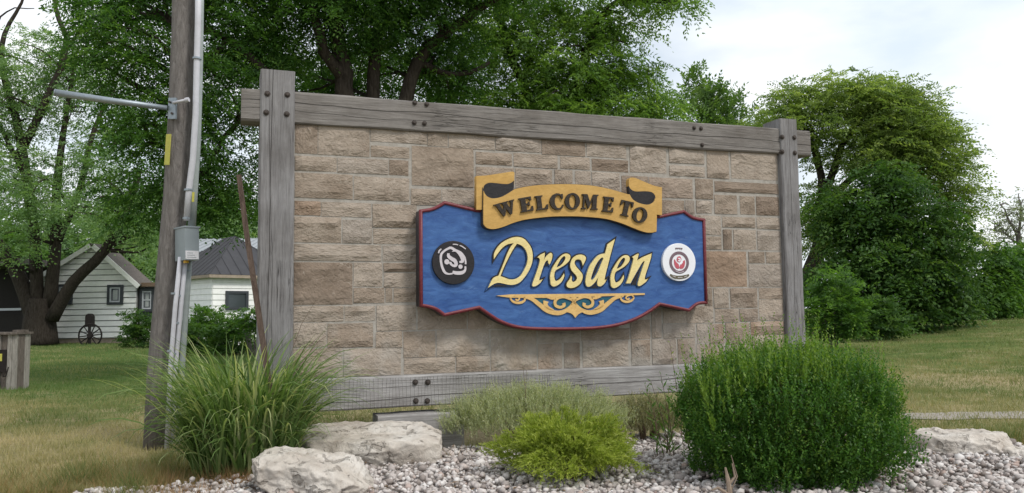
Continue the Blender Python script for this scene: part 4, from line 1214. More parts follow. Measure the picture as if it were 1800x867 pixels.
# background tree line on the left, behind the houses
for k, (px, py, D, rx, ry, lm) in enumerate([(330, 400, 55, 120, 75, 'leaf_light'), (480, 420, 60, 110, 90, 'leaf_mid'), (120, 430, 62, 130, 80, 'leaf_light'), (-60, 430, 58, 120, 90, 'leaf_mid')]):
    c = at(px, py, D)
    tree('background_tree', ['pale green tree behind the small metal roofed building', 'mid green tree in the distance behind the left post', 'pale green tree in the distance behind the white house roof', 'mid green tree in the distance beyond the left edge'][k], 'tree', (c.x, D, 0),
         [([(c.x, D, 0), (c.x, D, 2), (c.x + .3, D, c.z)], .35, .12)], [Ep(px, py, D, rx, ry), Ep(px - rx * .5, py + ry * .4, D - 2, rx * .7, ry * .7), Ep(px + rx * .5, py + ry * .3, D - 2, rx * .7, ry * .8)],
         M[lm], M['bark'], 50 + k, 2.4, 1.2, .34, .16, ntw=10, tw=.12, nl=10, tmean=.5, tvar=.2, group='trees in the distance behind the houses')

# ================================================================== PLANTS OF THE GARDEN BED
M['grassblade'] = m_leaf('ornamental grass blade', (0.0633, 0.1207, 0.0322), (0.161, 0.2472, 0.0805), (0.414, 0.4485, 0.23), 0.4, .5)
M['boxleaf'] = m_leaf('fresh shrub leaf', (0.0297, 0.084, 0.0163), (0.065, 0.16, 0.0245), (0.1761, 0.271, 0.046), 0.4, .45)
M['goldleaf'] = m_leaf('golden shrub leaf', (0.1397, 0.2026, 0.0279), (0.2796, 0.3443, 0.0526), (0.4427, 0.4929, 0.1238), 0.42)
M['greyleaf'] = m_leaf('grey green leaf', (0.2436, 0.2841, 0.1705), (0.3898, 0.4303, 0.2679), (0.5684, 0.5602, 0.3735), 0.42)
M['brownleaf'] = m_leaf('dull green brown leaf', (0.1485, 0.1485, 0.0837), (0.2497, 0.2565, 0.1485), (0.3915, 0.3307, 0.216), 0.4)
M['twig'] = simple('brown twig', (0.13, 0.095, 0.065), 0.9, 0.1, 0, .3)
M['deadwood'] = simple('pale dead wood', (0.25, 0.195, 0.15), 0.9, 0.1, 0, .3)
def dome_shrub(name, label, c, r, nsh, length, nleaf, ln, wd, lm, seed, upw=.6, curve=0., open_=.7, lumps=.12, zmin=-.25, fill=.62, tmean=.5, tvar=.18, stems=9, freq=3., pw=2.):
    """shrub of leafy shoots set over and through a lumpy dome; c = centre on the ground, r = half sizes"""
    rg = np.random.default_rng(seed)
    t = thing(name, label, 'shrub', tuple(c))
    c = np.array(c, float); r = np.array(r, float)
    v = unit(rg.normal(size=(nsh * 3, 3))); v = v[v[:, 2] > zmin][:nsh]
    v = v / ((np.abs(v) ** pw).sum(1, keepdims=True) ** (1 / pw))
    n = len(v)
    lump = np.array([1 + lumps * (mnoise.noise(Vector(q * freq) + Vector((seed, 0, 0))) * 1.6 + .5 * mnoise.noise(Vector(q * freq * 2.6) + Vector((0, seed, 0)))) for q in v])
    rad = np.where(rg.uniform(0, 1, n) < .72, rg.uniform(.86, 1.0, n), rg.uniform(fill, .9, n))
    b = c + np.array([0, 0, r[2] * .5]) + v * r * np.array([1, 1, .5]) * (lump * rad)[:, None]
    if zmin > -1: b[:, 2] = np.maximum(b[:, 2], c[2] + .01)
    d = unit(v * r[::-1].mean() * (1 - upw)) * (1 - upw) + np.array([0, 0, upw]) + rg.normal(0, .25, (n, 3))
    lv = Leaves()
    L_ = length * rg.uniform(.5, 1.3, n)
    shoots(lv, rg, b - unit(d) * L_[:, None] * .6, d, L_, nleaf, ln, wd, curve, open_, tmean, tvar)
    lv.build('foliage', M[lm], t)
    st = MB()
    for q in range(stems):
        a = rg.uniform(0, 2 * math.pi); e = rg.uniform(.3, .8)
        st.tube([Vector(c) + Vector((.04 * math.cos(a), .04 * math.sin(a), -.03)), Vector(c) + Vector((r[0] * .5 * e * math.cos(a), r[1] * .5 * e * math.sin(a), r[2] * .5)), Vector(c) + Vector((r[0] * e * math.cos(a), r[1] * e * math.sin(a), r[2] * .85))], [.014, .009, .003], 5)
    o = obj('stems', st, M['twig'], t); o['kind'] = 'stuff'
    return t, rg
sc_ = Vector((at(1388, 700, 4.66).x, 4.66, 0.0))
bigs, rg = dome_shrub('round_shrub', 'large rounded dark green shrub in front of the right end of the wall', sc_, (.585, .51, .73), 8600, .20, 12, .026, .011, 'boxleaf', 61, upw=.74, lumps=.17, zmin=-.95, fill=.55, tmean=.42, tvar=.19, stems=26, pw=2.7)
# fresh shoots above its top, tinted pale to paint in its lit upper left
rgs = np.random.default_rng(62)
n = 620
xx = np.clip(rgs.normal(-.10, .28, n), -.54, .48); yy = rgs.uniform(-.40, .35, n)
zz_ = .73 * (np.clip(1 - np.abs(xx / .64) ** 2.7 - np.abs(yy / .55) ** 2.7, .02, 1) ** (1 / 2.7) * .5 + .5)
lv = Leaves()
shoots(lv, rgs, np.stack([sc_.x + xx, sc_.y + yy, zz_ - .10], -1), np.stack([xx * .3, yy * .2, np.ones(n)], -1) + rgs.normal(0, .13, (n, 3)), rgs.uniform(.05, .22, n) * rgs.choice([1, 1, 1, 1.7], n), 18, .028, .011, 0, .55, .84, .14)
lv.build('young_shoots', M['boxleaf'], bigs)
dw = MB()
dwb = on_ground(1272, 858, 0.02); k_ = dwb.y
for pts, r0 in [([(1283, 870), (1280, 845), (1275, 822)], .016), ([(1281, 852), (1292, 838), (1287, 815)], .009),  ([(1284, 865), (1296, 838), (1285, 800)], .004), ([(1279, 868), (1262, 858), (1250, 862)], .012)]:
    dw.tube([at(x, y, 4.02) for x, y in pts], [r0 * .9, r0 * .7, r0 * .3], 6)
obj('bare_stems', dw, M['deadwood'], bigs)
gc = Vector((at(1000, 800, 4.75).x, 4.75, 0.0))
g1, _ = dome_shrub('golden_shrub', 'low bright yellow green shrub on the gravel in front of the sign', gc, (.345, .32, .385), 3600, .15, 16, .030, .0058, 'goldleaf', 63, upw=.42, curve=.35, open_=.45, lumps=.50, zmin=-.35, fill=.5, tmean=.5, tvar=.2, freq=2.1)
g2c = Vector((at(938, 760, 5.85).x, 5.85, 0.0))
dome_shrub('silver_shrub', 'wide low grey green shrub along the foot of the wall under the sign', g2c, (.66, .26, .46), 4200, .14, 14, .022, .005, 'greyleaf', 64, upw=.72, open_=.5, lumps=.2, zmin=-.2, fill=.5, tmean=.5, tvar=.2, freq=4)
g3c = Vector((at(1140, 745, 6.1).x, 6.1, 0.0))
dome_shrub('heather_shrub', 'low brownish green shrub between the grey green shrub and the large rounded shrub', g3c, (.30, .20, .34), 1700, .12, 12, .022, .006, 'brownleaf', 65, upw=.65, open_=.5, lumps=.2, zmin=-.2, fill=.5, freq=4)
# weed with narrow dark leaves between the big shrub and the wall
def weed(name, label, px, py, D, n, h, ln, wd, lm, seed, lean=.3):
    rg = np.random.default_rng(seed); p = at(px, py, D)
    t = thing(name, label, 'weed', (p.x, D, 0.0))
    a = rg.uniform(0, 6.28, n)
    dr = np.stack([np.cos(a) * lean, np.sin(a) * lean, np.ones(n)], -1)
    b = np.stack([p.x + rg.normal(0, .05, n), D + rg.normal(0, .04, n), np.zeros(n)], -1)
    L_ = h * rg.uniform(.6, 1.05, n)
    st = MB()
    for q in range(n):
        e = unit(dr[q]) * L_[q]
        st.tube([Vector(b[q]), Vector(b[q] + e * .5 + np.array([.01, 0, 0])), Vector(b[q] + e)], [.0035, .003, .0015], 4)
    o = obj('stalks', st, M['twig'], t); o['kind'] = 'stuff'
    lv = Leaves(); shoots(lv, rg, b, dr, L_, 18, ln, wd, 0, .75, .5, .2); lv.build('leaves', M[lm], t)
weed('tall_weed', 'weed with narrow dark leaves at the left side of the large rounded shrub', 1172, 690, 5.35, 7, .58, .09, .014, 'leaf_mid', 71, .25)
weed('tall_weed', 'yellowish weed stalks above the large rounded shrub against the wall stones', 1225, 690, 5.6, 9, .78, .04, .012, 'goldleaf', 72, .12)
weed('tall_weed', 'yellow green weed standing against the foot of the right post', 1345, 690, 5.7, 10, .72, .04, .012, 'boxleaf', 73, .16)
weed('tall_weed', 'sparse dry stalk rising from the grey green shrub in front of the sill', 925, 690, 5.75, 4, .62, .02, .006, 'greyleaf', 74, .10)
# ornamental grass
def grass_clump():
    rg = np.random.default_rng(81)
    c = Vector((at(428, 760, 5.05).x, 5.05, 0.0))
    t = thing('ornamental_grass', 'tall arching clump of green and pale striped grass at the foot of the utility pole', 'ornamental grass', tuple(c))
    def one(V, Fc, T, k, r=None):
        a = rg.uniform(0, 2 * math.pi); rad = .25 * math.sqrt(rg.uniform(0, 1))
        ba = rg.uniform(0, 2 * math.pi)
        b = np.array([c.x + rad * 1.15 * math.cos(ba), c.y + rad * .9 * math.sin(ba), 0])
        a = ba + rg.normal(0, .9)
        Ln = rg.uniform(.35, 1.06); th0 = abs(rg.normal(.05, .16)) + rad * .55; bend = rg.uniform(.9, 2.5) + 1.3 * max(0, .85 - Ln)
        if rg.uniform() < .3: bend += .8
        w = rg.uniform(.0048, .0105)
        hd = np.array([math.cos(a), math.sin(a), 0]); sd_ = np.array([-math.sin(a), math.cos(a), 0])
        p = b.copy(); th = th0; ns = 8
        tw = rg.normal(0, .5)
        tn = rg.choice([.10, .30, .45, .5, .95]) + rg.normal(0, .10)
        for i in range(ns + 1):
            s = i / ns
            wd = w * (1 - s ** 2.2) * (0.5 + min(1, s * 4) * .5) + .0003
            up_ = np.array([0, 0, 1.0])
            tan = hd * math.sin(th) + up_ * math.cos(th)
            nn = hd * math.cos(th) - up_ * math.sin(th)
            sv = sd_ * math.cos(tw * s) + nn * math.sin(tw * s)
            V.append(p - sv * wd); V.append(p + sv * wd); T.append(tn); T.append(tn)
            if i:
                q = len(V) - 4
                Fc.append((q, q + 1, q + 3, q + 2))
            p = p + tan * Ln / ns
            th += bend / ns * (0.15 + 1.9 * s ** 1.25)
    V, Fc, T = [], [], []
    for k in range(1500): one(V, Fc, T, k)
    o = obj('blades', fast_mesh('blades', np.array(V), np.array(Fc), np.clip(np.array(T), 0, 1)), M['grassblade'], t); o['kind'] = 'stuff'
    for k in range(120):
        V, Fc, T = [], [], []
        one(V, Fc, T, k)
        T = np.clip(np.array(T) + .25, 0, 1)
        obj('blade', fast_mesh('blade', np.array(V), np.array(Fc), T), M['grassblade'], t)
    for k, (x0, y0, x1, y1, x2, y2) in enumerate([(505, 640, 530, 570, 555, 528), (520, 650, 560, 600, 592, 578), (500, 660, 540, 610, 568, 585)]):
        s_ = MB(); s_.tube([at(x0, y0 + 60, 5.1), at(x0, y0, 5.1), at(x1, y1, 5.1), at(x2, y2, 5.1)], [.002, .002, .0017, .001], 4)
        obj('seed_stalk', s_, M['twig'], t)
grass_clump()
# ragged unmown tufts at the edge of the bed
def tufts():
    rg = np.random.default_rng(83)
    n = 15000
    x = rg.normal(0, .62, n) - 1.95; y = 4.78 + rg.normal(0, .30, n) + .12 * (x + 1.9)
    x2 = rg.uniform(2.3, 4.8, 3500); y2 = 5.85 + rg.normal(0, .12, 3500)
    x = np.concatenate([x, x2]); y = np.concatenate([y, y2]); n = len(x)
    clump = np.array([mnoise.noise(Vector((a * 4, b * 4, 1))) for a, b in zip(x, y)])
    ok = (clump > -.12) & ~((x > -1.55) & (x < 2) & (y < 5.3))
    x, y, clump = x[ok], y[ok], clump[ok]; n = len(x)
    h = rg.uniform(.03, .13, n) * (1 + clump)
    V, Fq = blades('t', x, y, h, .0022, 1.0, rg)
    g = np.clip(.40 + .9 * clump - .5 * np.clip((x + 2.1) / .6, 0, 1) * (x < 0) + rg.normal(0, .2, n), 0, 1)
    mt = m_leaf('rough grass', (0.34, 0.19, 0.10), (0.24, 0.20, 0.09), (0.075, 0.135, 0.035), .3)
    tag(obj('rough_grass', fast_mesh('rough_grass', V, Fq, np.repeat(g, 3)), mt), 'rough unmown tufts round the edge of the garden bed', 'grass', kind='stuff')
tufts()

# ------------------------------------------------------------------ boulders
def boulder(name, label, c, r, seed, rot=0., planes=9, flat_top=.8, p=5., sub=5, rough=1., tilt=0., roll=0.):
    rg = np.random.default_rng(seed)
    v, f = ico(sub)
    v = v / (np.abs(v) ** p).sum(1, keepdims=True) ** (1 / p)
    for k in range(planes):
        nrm = unit(rg.normal(size=3) * np.array([1, 1, .7])); off = rg.uniform(.72, .98)
        d = v @ nrm - off * (np.abs(nrm).sum() ** .35)
        v = v - np.clip(d, 0, None)[:, None] * nrm * .92
    for k in range(60):
        nrm = unit(rg.normal(size=3)); pr_ = v @ nrm; off = pr_.max() - rg.uniform(.015, .15)
        d = pr_ - off; v = v - np.clip(d, 0, None)[:, None] * nrm
    d = v[:, 2] - flat_top; v[:, 2] -= np.clip(d, 0, None) * .85
    P = v * r
    out_ = unit(v)
    disp = np.array([mnoise.noise(Vector(q * 5) + Vector((seed, 0, 0))) * .020 + mnoise.noise(Vector(q * 13) + Vector((0, seed, 0))) * .012 + abs(mnoise.noise(Vector(q * 8) + Vector((0, 0, seed)))) * -.022 + abs(mnoise.noise(Vector(q * 24) + Vector((0, 0, seed)))) * -.014 + mnoise.noise(Vector(q * 48)) * .008 for q in P]) * rough
    strat = np.array([mnoise.noise(Vector((q[0] * 1.5, q[1] * 1.5, q[2] * 22 + seed))) for q in P]) * .008 * (1 - np.abs(out_[:, 2]))
    P = P + out_ * (disp + strat)[:, None]
    P[:, 2] += tilt * P[:, 1] + roll * P[:, 0]
    ca, sa = math.cos(rot), math.sin(rot)
    P = np.stack([P[:, 0] * ca - P[:, 1] * sa, P[:, 0] * sa + P[:, 1] * ca, P[:, 2]], -1) + np.array(c)
    o = obj(name, fast_mesh(name, P, f), M['rock'], smooth=False)
    return tag(o, label, 'boulder')
boulder('boulder', 'rough pale limestone boulder, nearest of all, left of the gravel', (at(553, 840, 4.50).x, 4.52, .10), (.345, .25, .172), 91, -.10, 16, .66, 3.4, 6, tilt=.10, roll=-.10)
boulder('boulder', 'flat topped limestone block lying behind the nearest boulder under the wall', (at(650, 780, 5.38).x, 5.40, .085), (.475, .28, .160), 92, .06, 5, .84, 12., 6, rough=.75, tilt=.14)
boulder('boulder', 'flat pale limestone slab on the gravel right of the large rounded shrub', (at(1700, 775, 5.45).x, 5.50, .055), (.35, .26, .135), 93, -.05, 10, .7, 5., 6, rough=.8)
boulder('boulder', 'small dull boulder at the right edge behind the flat slab', (at(1800, 790, 5.2).x, 5.3, .02), (.14, .14, .085), 94, .3, 8, .7, 3., 5)
boulder('boulder', 'brownish fist sized stone at the bottom left edge of the gravel', (at(172, 858, 4.55).x, 4.56, .015), (.085, .06, .05), 95, .2, 8, .8, 3., 4)
boulder('boulder', 'small flat stone in the rough grass left of the nearest boulder', (at(365, 858, 4.5).x, 4.5, .01), (.07, .06, .035), 96, .2, 8, .8, 3., 4)
# ================================================================== UTILITY POLE
M['polewood'] = m_bark('grey brown pole wood', (0.130, 0.117, 0.110), (0.265, 0.245, 0.233), 9)
M['galv'] = simple('galvanised steel', (0.27, 0.31, 0.345), 0.45, 0.5, .5, .12, 40)
M['pvc'] = simple('pale grey conduit', (0.50, 0.50, 0.54), 0.5, 0.4, 0, .07, 20)
M['pvc2'] = simple('grey green conduit', (0.30, 0.335, 0.33), 0.5, 0.4, 0, .1, 20)
M['boxgrey'] = simple('grey enamelled steel', (0.255, 0.29, 0.31), 0.45, 0.4, 0, .06, 10)
M['yellow'] = simple('faded yellow tag', (0.46, 0.43, 0.08), 0.6, 0.3, 0, .12, 40)
M['label'] = simple('white sticker', (0.66, 0.65, 0.68), 0.5, 0.3, 0, .12, 90)
M['amber'] = simple('amber lens', (0.62, 0.36, 0.03), 0.4, 0.4, 0, .05)
Dp = 6.15
pole = thing('utility_pole', 'leaning grey wooden utility pole with conduits and a meter box on it', 'utility pole', tuple(at(273, 785, Dp)))
pm = MB()
path = [(273, 800, 41), (281, 650, 41), (298, 470, 42), (309, 350, 42), (318, 200, 42.5), (323, 60, 41), (325, -80, 41), (328, -420, 40)]
pm.tube([at(x, y, Dp) for x, y, w in path], [w * .5 * Dp / F for x, y, w in path], 20)
obj('shaft', pm, M['polewood'], pole, smooth=True)
def conduit(name, pts, w, mt, D, parent=pole, n=10):
    mbx = MB(); mbx.tube([at(x, y, D) for x, y in pts], w * .5 * D / F, n)
    return obj(name, mbx, mt, parent, smooth=True)
def strap(x, y, w, D, parent, mt=None):
    mbx = MB(); p = at(x, y, D); k = D / F
    mbx.tube([p + Vector((0, 0, -.007)), p + Vector((0, 0, .007))], w * .5 * k, 10)
    return obj('strap', mbx, mt or M['galv'], parent)
c1 = conduit('conduit', [(349, -60), (348, 40), (346, 110), (344, 200), (339, 280), (332, 335), (328, 388)], 11, M['pvc'], 6.02)
for q in ((346.5, 103, 16), (331, 334, 15), (327.5, 384, 13)): strap(*q, 6.02, c1)
c2 = conduit('conduit', [(352, -60), (351, 40), (349, 150), (346, 250), (341, 330), (337, 400)], 14, M['pvc2'], 6.10)
c3 = conduit('conduit', [(317, 452), (308, 540), (300, 640), (293, 790)], 8, M['pvc'], 5.99)
c4 = conduit('conduit', [(326, 452), (318, 540), (309, 640), (303, 780)], 8, M['pvc'], 6.02)
c5 = conduit('conduit', [(333, 452), (329, 520), (323, 600), (318, 680), (314, 780)], 10, M['pvc2'], 6.08)
for q in ((306, 516, 11), (299, 617, 11)): strap(*q, 5.99, c3)
for q in ((316, 520, 11), (313, 568, 11), (308, 622, 11)): strap(*q, 6.02, c4)
strap(330, 476, 13, 6.08, c5)
# meter box: front face turned a little to the right
fl, frt = at(325, 400, 5.92), at(350, 402, 5.98)
bl = at(308, 398, 6.06)
hz_ = at(325, 400, 5.92).z - at(325, 457, 5.92).z
ex, ey = (frt - fl), (bl - fl)
ex.z = 0; ey.z = 0
mb_ = MB(); o0 = at(325, 457, 5.92); mb_.obox(o0, ex, ey, (-.006, 0, hz_))
bx_ = obj('meter_box', mb_, M['boxgrey'], pole)
mb_ = MB(); mb_.obox(o0 + Vector((-.006, 0, hz_)) - ex.normalized() * .006 - ey.normalized() * .006 + Vector((0, 0, .001)), ex * 1.14, ey * 1.12, (0, 0, .012))
obj('box_lid', mb_, M['boxgrey'], bx_)
nrm_ = ey.normalized() * -1
mb_ = MB(); mb_.obox(o0 + nrm_ * .001 + ex * .04 + Vector((0, 0, .008)), ex * .92, nrm_ * .002, (-.002, 0, .062))
obj('sticker', mb_, M['label'], bx_)
for k in range(3):
    mb_ = MB(); mb_.obox(o0 + nrm_ * .0032 + ex * .14 + Vector((-.001, 0, .018 + k * .016)), ex * (.66 - .12 * k), nrm_ * .0006, (0, 0, .005))
    obj('print_line', mb_, M['boxgrey'], bx_)
mb_ = MB(); mb_.tube([o0 + ex * .3 + ey * .3 + Vector((0, 0, -.02)), o0 + ex * .3 + ey * .3 + Vector((0, 0, .002))], .02, 10)
obj('fitting', mb_, M['amber'], bx_)
# arm, bracket, stub pipe
mb_ = MB(); mb_.tube([at(97, 163, 5.85), at(200, 178, 5.95), at(294, 190, 6.03)], [.0265, .024, .019], 14)
arm = obj('arm', mb_, M['galv'], pole, smooth=True)
mb_ = MB(); mb_.tube([at(96.4, 163, 5.8495), at(98, 163.2, 5.851)], .0275, 14)
obj('end_cap', mb_, M['galv'], arm)
mb_ = MB(); mb_.obox(at(295, 209, 6.035), at(308, 209, 6.005) - at(295, 209, 6.035), Vector((.004, .02, 0)), at(296, 172, 6.035) - at(295, 209, 6.035))
brk = obj('bracket', mb_, M['galv'], pole)
for q in ((299, 180), (303, 200)):
    mb_ = MB(); p = at(*q, 6.02); mb_.tube([p + Vector((0, .01, 0)), p + Vector((0, -.016, 0))], .009, 6); obj('bolt', mb_, M['bolt'], brk)
mb_ = MB(); mb_.tube([at(304, 181, 6.0), at(330, 175.5, 5.97)], .011, 10); st_ = obj('stub_pipe', mb_, M['pvc'], pole, smooth=True)
mb_ = MB(); mb_.tube([at(326, 176.5, 5.972), at(332, 175, 5.968)], .018, 10); obj('coupling', mb_, M['pvc'], st_)
mb_ = MB(); mb_.obox(at(288.5, 290, 6.065), at(297, 290, 6.03) - at(288.5, 290, 6.065), Vector((.002, .004, 0)), at(292, 236, 6.065) - at(288.5, 290, 6.065))
obj('yellow_tag', mb_, M['yellow'], pole)
mb_ = MB(); mb_.obox(at(337, 355, 6.0), at(341, 355, 6.0) - at(337, 355, 6.0), Vector((0, .004, 0)), Vector((.002, 0, .075)))
obj('yellow_tag', mb_, M['yellow'], pole)

# leaning stake
sk = MB()
M['stakewood'] = m_bark('brown stake wood', (0.075, 0.052, 0.042), (0.17, 0.125, 0.10), 8)
q0, q1, q2 = at(420, 308, 5.25), at(432, 400, 5.22), at(462, 600, 5.1)
dwn = (q2 - q1).normalized()
sk.tube([q0, q1, q2, q2 + dwn * .42], [.0185, .0195, .021, .02], 4)
tag(obj('wooden_stake', sk, M['stakewood']), 'thin brown wooden stake leaning beside the left post of the wall', 'stake')

# ================================================================== LEFT YARD
M['siding'] = simple('white painted clapboard', (0.84, 0.835, 0.82), 0.7, 0.2, 0, .06, 6)
M['trim'] = simple('dark window trim', (0.045, 0.05, 0.058), 0.6, 0.3, 0, .2)
M['trimgrey'] = simple('blue grey window frame', (0.46, 0.48, 0.51), 0.6, 0.3, 0, .1)
mg, tg, bg_ = mat('window glass', 0.08, 0.6)
bg_.inputs['Base Color'].default_value = (0.05, 0.06, 0.065, 1); M['glass'] = mg
M['curtain'] = simple('pale curtain', (0.34, 0.36, 0.36), .8, .1, 0, .2)
M['metalroof'] = simple('dark standing seam roof', (0.060, 0.060, 0.066), 0.75, 0.2, 0, .1, 3)
M['palerorof'] = simple('light metal roof', (0.34, 0.36, 0.38), 0.5, 0.4, .3, .1, 3)
M['shingle'] = simple('grey brown roof', (0.13, 0.115, 0.105), .9, .1, 0, .3, 14)
M['found'] = simple('tan foundation', (0.33, 0.27, 0.215), .9, .1, 0, .2, 12)
M['fascia'] = simple('brown fascia', (0.18, 0.125, 0.09), .8, .2, 0, .2)
M['iron'] = simple('rusted black iron', (0.025, 0.021, 0.02), .8, .2, .3, .3)
M['plank'] = m_bark('weathered plank', (0.20, 0.185, 0.165), (0.40, 0.375, 0.34), 7)
M['darkplank'] = m_bark('brown plank', (0.10, 0.085, 0.072), (0.20, 0.17, 0.15), 7)
M['backing'] = simple('grey shadow line backing', (0.30, 0.30, 0.30), .9, .1, 0, .1)  # grey seen in the board gaps stands in for their shadow lines
M['shade'] = simple('shed opening shade', (0.035, 0.032, 0.030), .9, .1, 0, .3)  # near-black colour puts the shade of the opening into the shed boards
DH = 31.5
kh = DH / F
def HX(px): return at(px, 560, DH).x
def HZ(px, py): return at(px, py, DH).z
hz0 = HZ(160, 601); eave = HZ(240, 497); peak = HZ(165, 432)
xl_, xr_, xp_ = HX(55), HX(238), HX(163)
house = thing('white_house', 'white clapboard house with a gable end, seen behind the yard tree', 'house', (xp_, DH, 0))
wb = MB(); zf = HZ(160, 595)
wb.box(xl_ + .03, xr_ - .03, DH + .05, DH + 1.1, zf, eave - .02)
wb.add([(xl_ + .03, DH + .05, eave - .02), (xr_ - .03, DH + .05, eave - .02), (xp_, DH + .05, peak - .12), (xl_ + .03, DH + 1.1, eave - .02), (xr_ - .03, DH + 1.1, eave - .02), (xp_, DH + 1.1, peak - .12)], [(0, 1, 2), (5, 4, 3)])
obj('wall', wb, M['backing'], house)
fb = MB(); fb.box(xl_ + .05, xr_ - .05, DH + .03, DH + 1.05, -.2, zf); obj('foundation', fb, M['found'], house)
bh = 9.9 * kh; z = zf; k = 0
while z < peak - .2:
    z1 = min(z + bh, peak - .05)
    def lim(zq):
        if zq <= eave: return xl_, xr_
        t_ = (zq - eave) / (peak - eave)
        return xl_ + (xp_ - xl_) * t_, xr_ + (xp_ - xr_) * t_
    a0, a1 = lim(z); b0_, b1_ = lim(z1)
    s_ = MB()
    s_.hexa([(a0, DH - .075, z + .03), (a1, DH - .075, z + .03), (a1, DH + .048, z + .03), (a0, DH + .048, z + .03), (b0_, DH - .045, z1), (b1_, DH - .045, z1), (b1_, DH + .048, z1), (b0_, DH + .048, z1)])
    obj('siding_board', s_, M['siding'], house)
    z = z1 + .002; k += 1
def roofslab(name, p, q, y0, y1, th, mt, parent):
    s_ = MB(); p = Vector(p); q = Vector(q)
    n_ = Vector((-(q.z - p.z), 0, q.x - p.x)).normalized()
    if n_.z < 0: n_ = -n_
    a, b = (p, q) if p.x < q.x else (q, p)
    s_.hexa([(a.x, y0, a.z), (b.x, y0, b.z), (b.x, y1, b.z), (a.x, y1, a.z), (a.x + n_.x * th, y0, a.z + n_.z * th), (b.x + n_.x * th, y0, b.z + n_.z * th), (b.x + n_.x * th, y1, b.z + n_.z * th), (a.x + n_.x * th, y1, a.z + n_.z * th)])
    return obj(name, s_, mt, parent)
def ext(p, q, f):   # lengthen p->q past p
    return (p[0] + (p[0] - q[0]) * f, 0, p[1] + (p[1] - q[1]) * f)
roofslab('roof', ext((xr_, eave), (xp_, peak), .1), (xp_, 0, peak), DH - .25, DH + 1.2, .10, M['shingle'], house)
roofslab('roof', ext((xl_, eave), (xp_, peak), .06), (xp_ - .002, 0, peak - .002), DH - .25, DH + 1.2, .10, M['shingle'], house)
roofslab('bargeboard', ext((xr_, eave - .09), (xp_, peak - .09), .1), (xp_ + .002, 0, peak - .09), DH - .29, DH - .255, .17, M['siding'], house)
roofslab('bargeboard', ext((xl_, eave - .09), (xp_, peak - .09), .06), (xp_ - .002, 0, peak - .09), DH - .29, DH - .255, .17, M['siding'], house)
def window(x0, x1, z0, z1, y, parent, rail=True, curtain=True):
    f_ = MB(); w = .10
    for (a, b, c, d) in ((x0, x0 + w, z0, z1), (x1 - w, x1, z0, z1), (x0 + w, x1 - w, z1 - w, z1), (x0 + w, x1 - w, z0, z0 + w)):
        f_.box(a, b, y - .075, y + .03, c, d)
    win = obj('window', f_, M['trim'], parent)
    g_ = MB(); g_.box(x0 + w, x1 - w, y - .02, y - .010, z0 + w, z1 - w)
    obj('pane', g_, M['glass'], win)
    s_ = MB(); t_ = .05
    for (a, b, c, d) in ((x0 + w, x0 + w + t_, z0 + w, z1 - w), (x1 - w - t_, x1 - w, z0 + w, z1 - w), (x0 + w + t_, x1 - w - t_, z1 - w - t_, z1 - w), (x0 + w + t_, x1 - w - t_, z0 + w, z0 + w + t_)):
        s_.box(a, b, y - .055, y - .021, c, d)
    if rail:
        zm = (z0 + z1) / 2; s_.box(x0 + w + t_, x1 - w - t_, y - .05, y - .022, zm - .02, zm + .02)
    obj('sash', s_, M['trimgrey'], win)
    if curtain:
        c_ = MB(); c_.box(x0 + w + t_ + .07, x1 - w - t_ - .07, y - .0215, y - .0205, z0 + w + t_ + .05, z1 - w - t_ - .06); obj('curtain', c_, M['curtain'], win)
    return win
window(HX(190), HX(217.5), HZ(200, 536), HZ(200, 501), DH - .08, house, False)
window(HX(101), HX(128.5), HZ(115, 536), HZ(115, 500), DH - .08, house, False)
# porch wing on the right of the gable
pw = MB(); px0, px1 = HX(238.5), HX(300)
pw.box(px0, px1, DH + .35, DH + 4, -.2, HZ(250, 504)); wing = obj('porch_wall', pw, M['siding'], house)
s_ = MB(); s_.box(px0 - .02, px1 + .15, DH + .0, DH + 4.2, HZ(250, 504) + .002, HZ(250, 497)); obj('porch_roof', s_, M['fascia'], house)
s_ = MB(); s_.box(px0 + .02, px1, DH + .27, DH + .345, HZ(250, 560), HZ(250, 505)); obj('porch_frame', s_, M['trim'], house)
window(HX(240.5), HX(266), HZ(250, 548), HZ(250, 507), DH + .24, house, True, True)

# dark open shed left of the trunk
shed = thing('open_shed', 'dark open fronted shed behind the yard tree at the left edge', 'shed', (HX(0), 33, 0))
s_ = MB(); s_.box(at(-90, 500, 33).x, at(48, 500, 33).x, 35.5, 35.6, -.2, at(20, 465, 33).z); obj('back_wall', s_, M['shade'], shed)
s_ = MB(); s_.box(at(-95, 500, 33).x, at(52, 500, 33).x, 32.6, 35.9, at(20, 466, 33).z, at(20, 455, 33).z); obj('roof', s_, M['shingle'], shed)
for px in (-85, 40):
    s_ = MB(); x_ = at(px, 500, 33).x; s_.box(x_, x_ + .12, 32.9, 33.0, -.1, at(20, 466.5, 33).z); obj('post', s_, M['shade'], shed)
s_ = MB(); s_.box(at(-85, 500, 33).x, at(42, 500, 33).x, 32.84, 32.89, at(20, 546, 33).z, at(20, 542, 33).z); obj('rail', s_, M['trimgrey'], shed)
s_ = MB(); s_.box(at(-85, 500, 33).x, at(42, 500, 33).x, 33.2, 33.3, -.1, at(20, 553, 33).z); obj('low_wall', s_, M['shade'], shed)

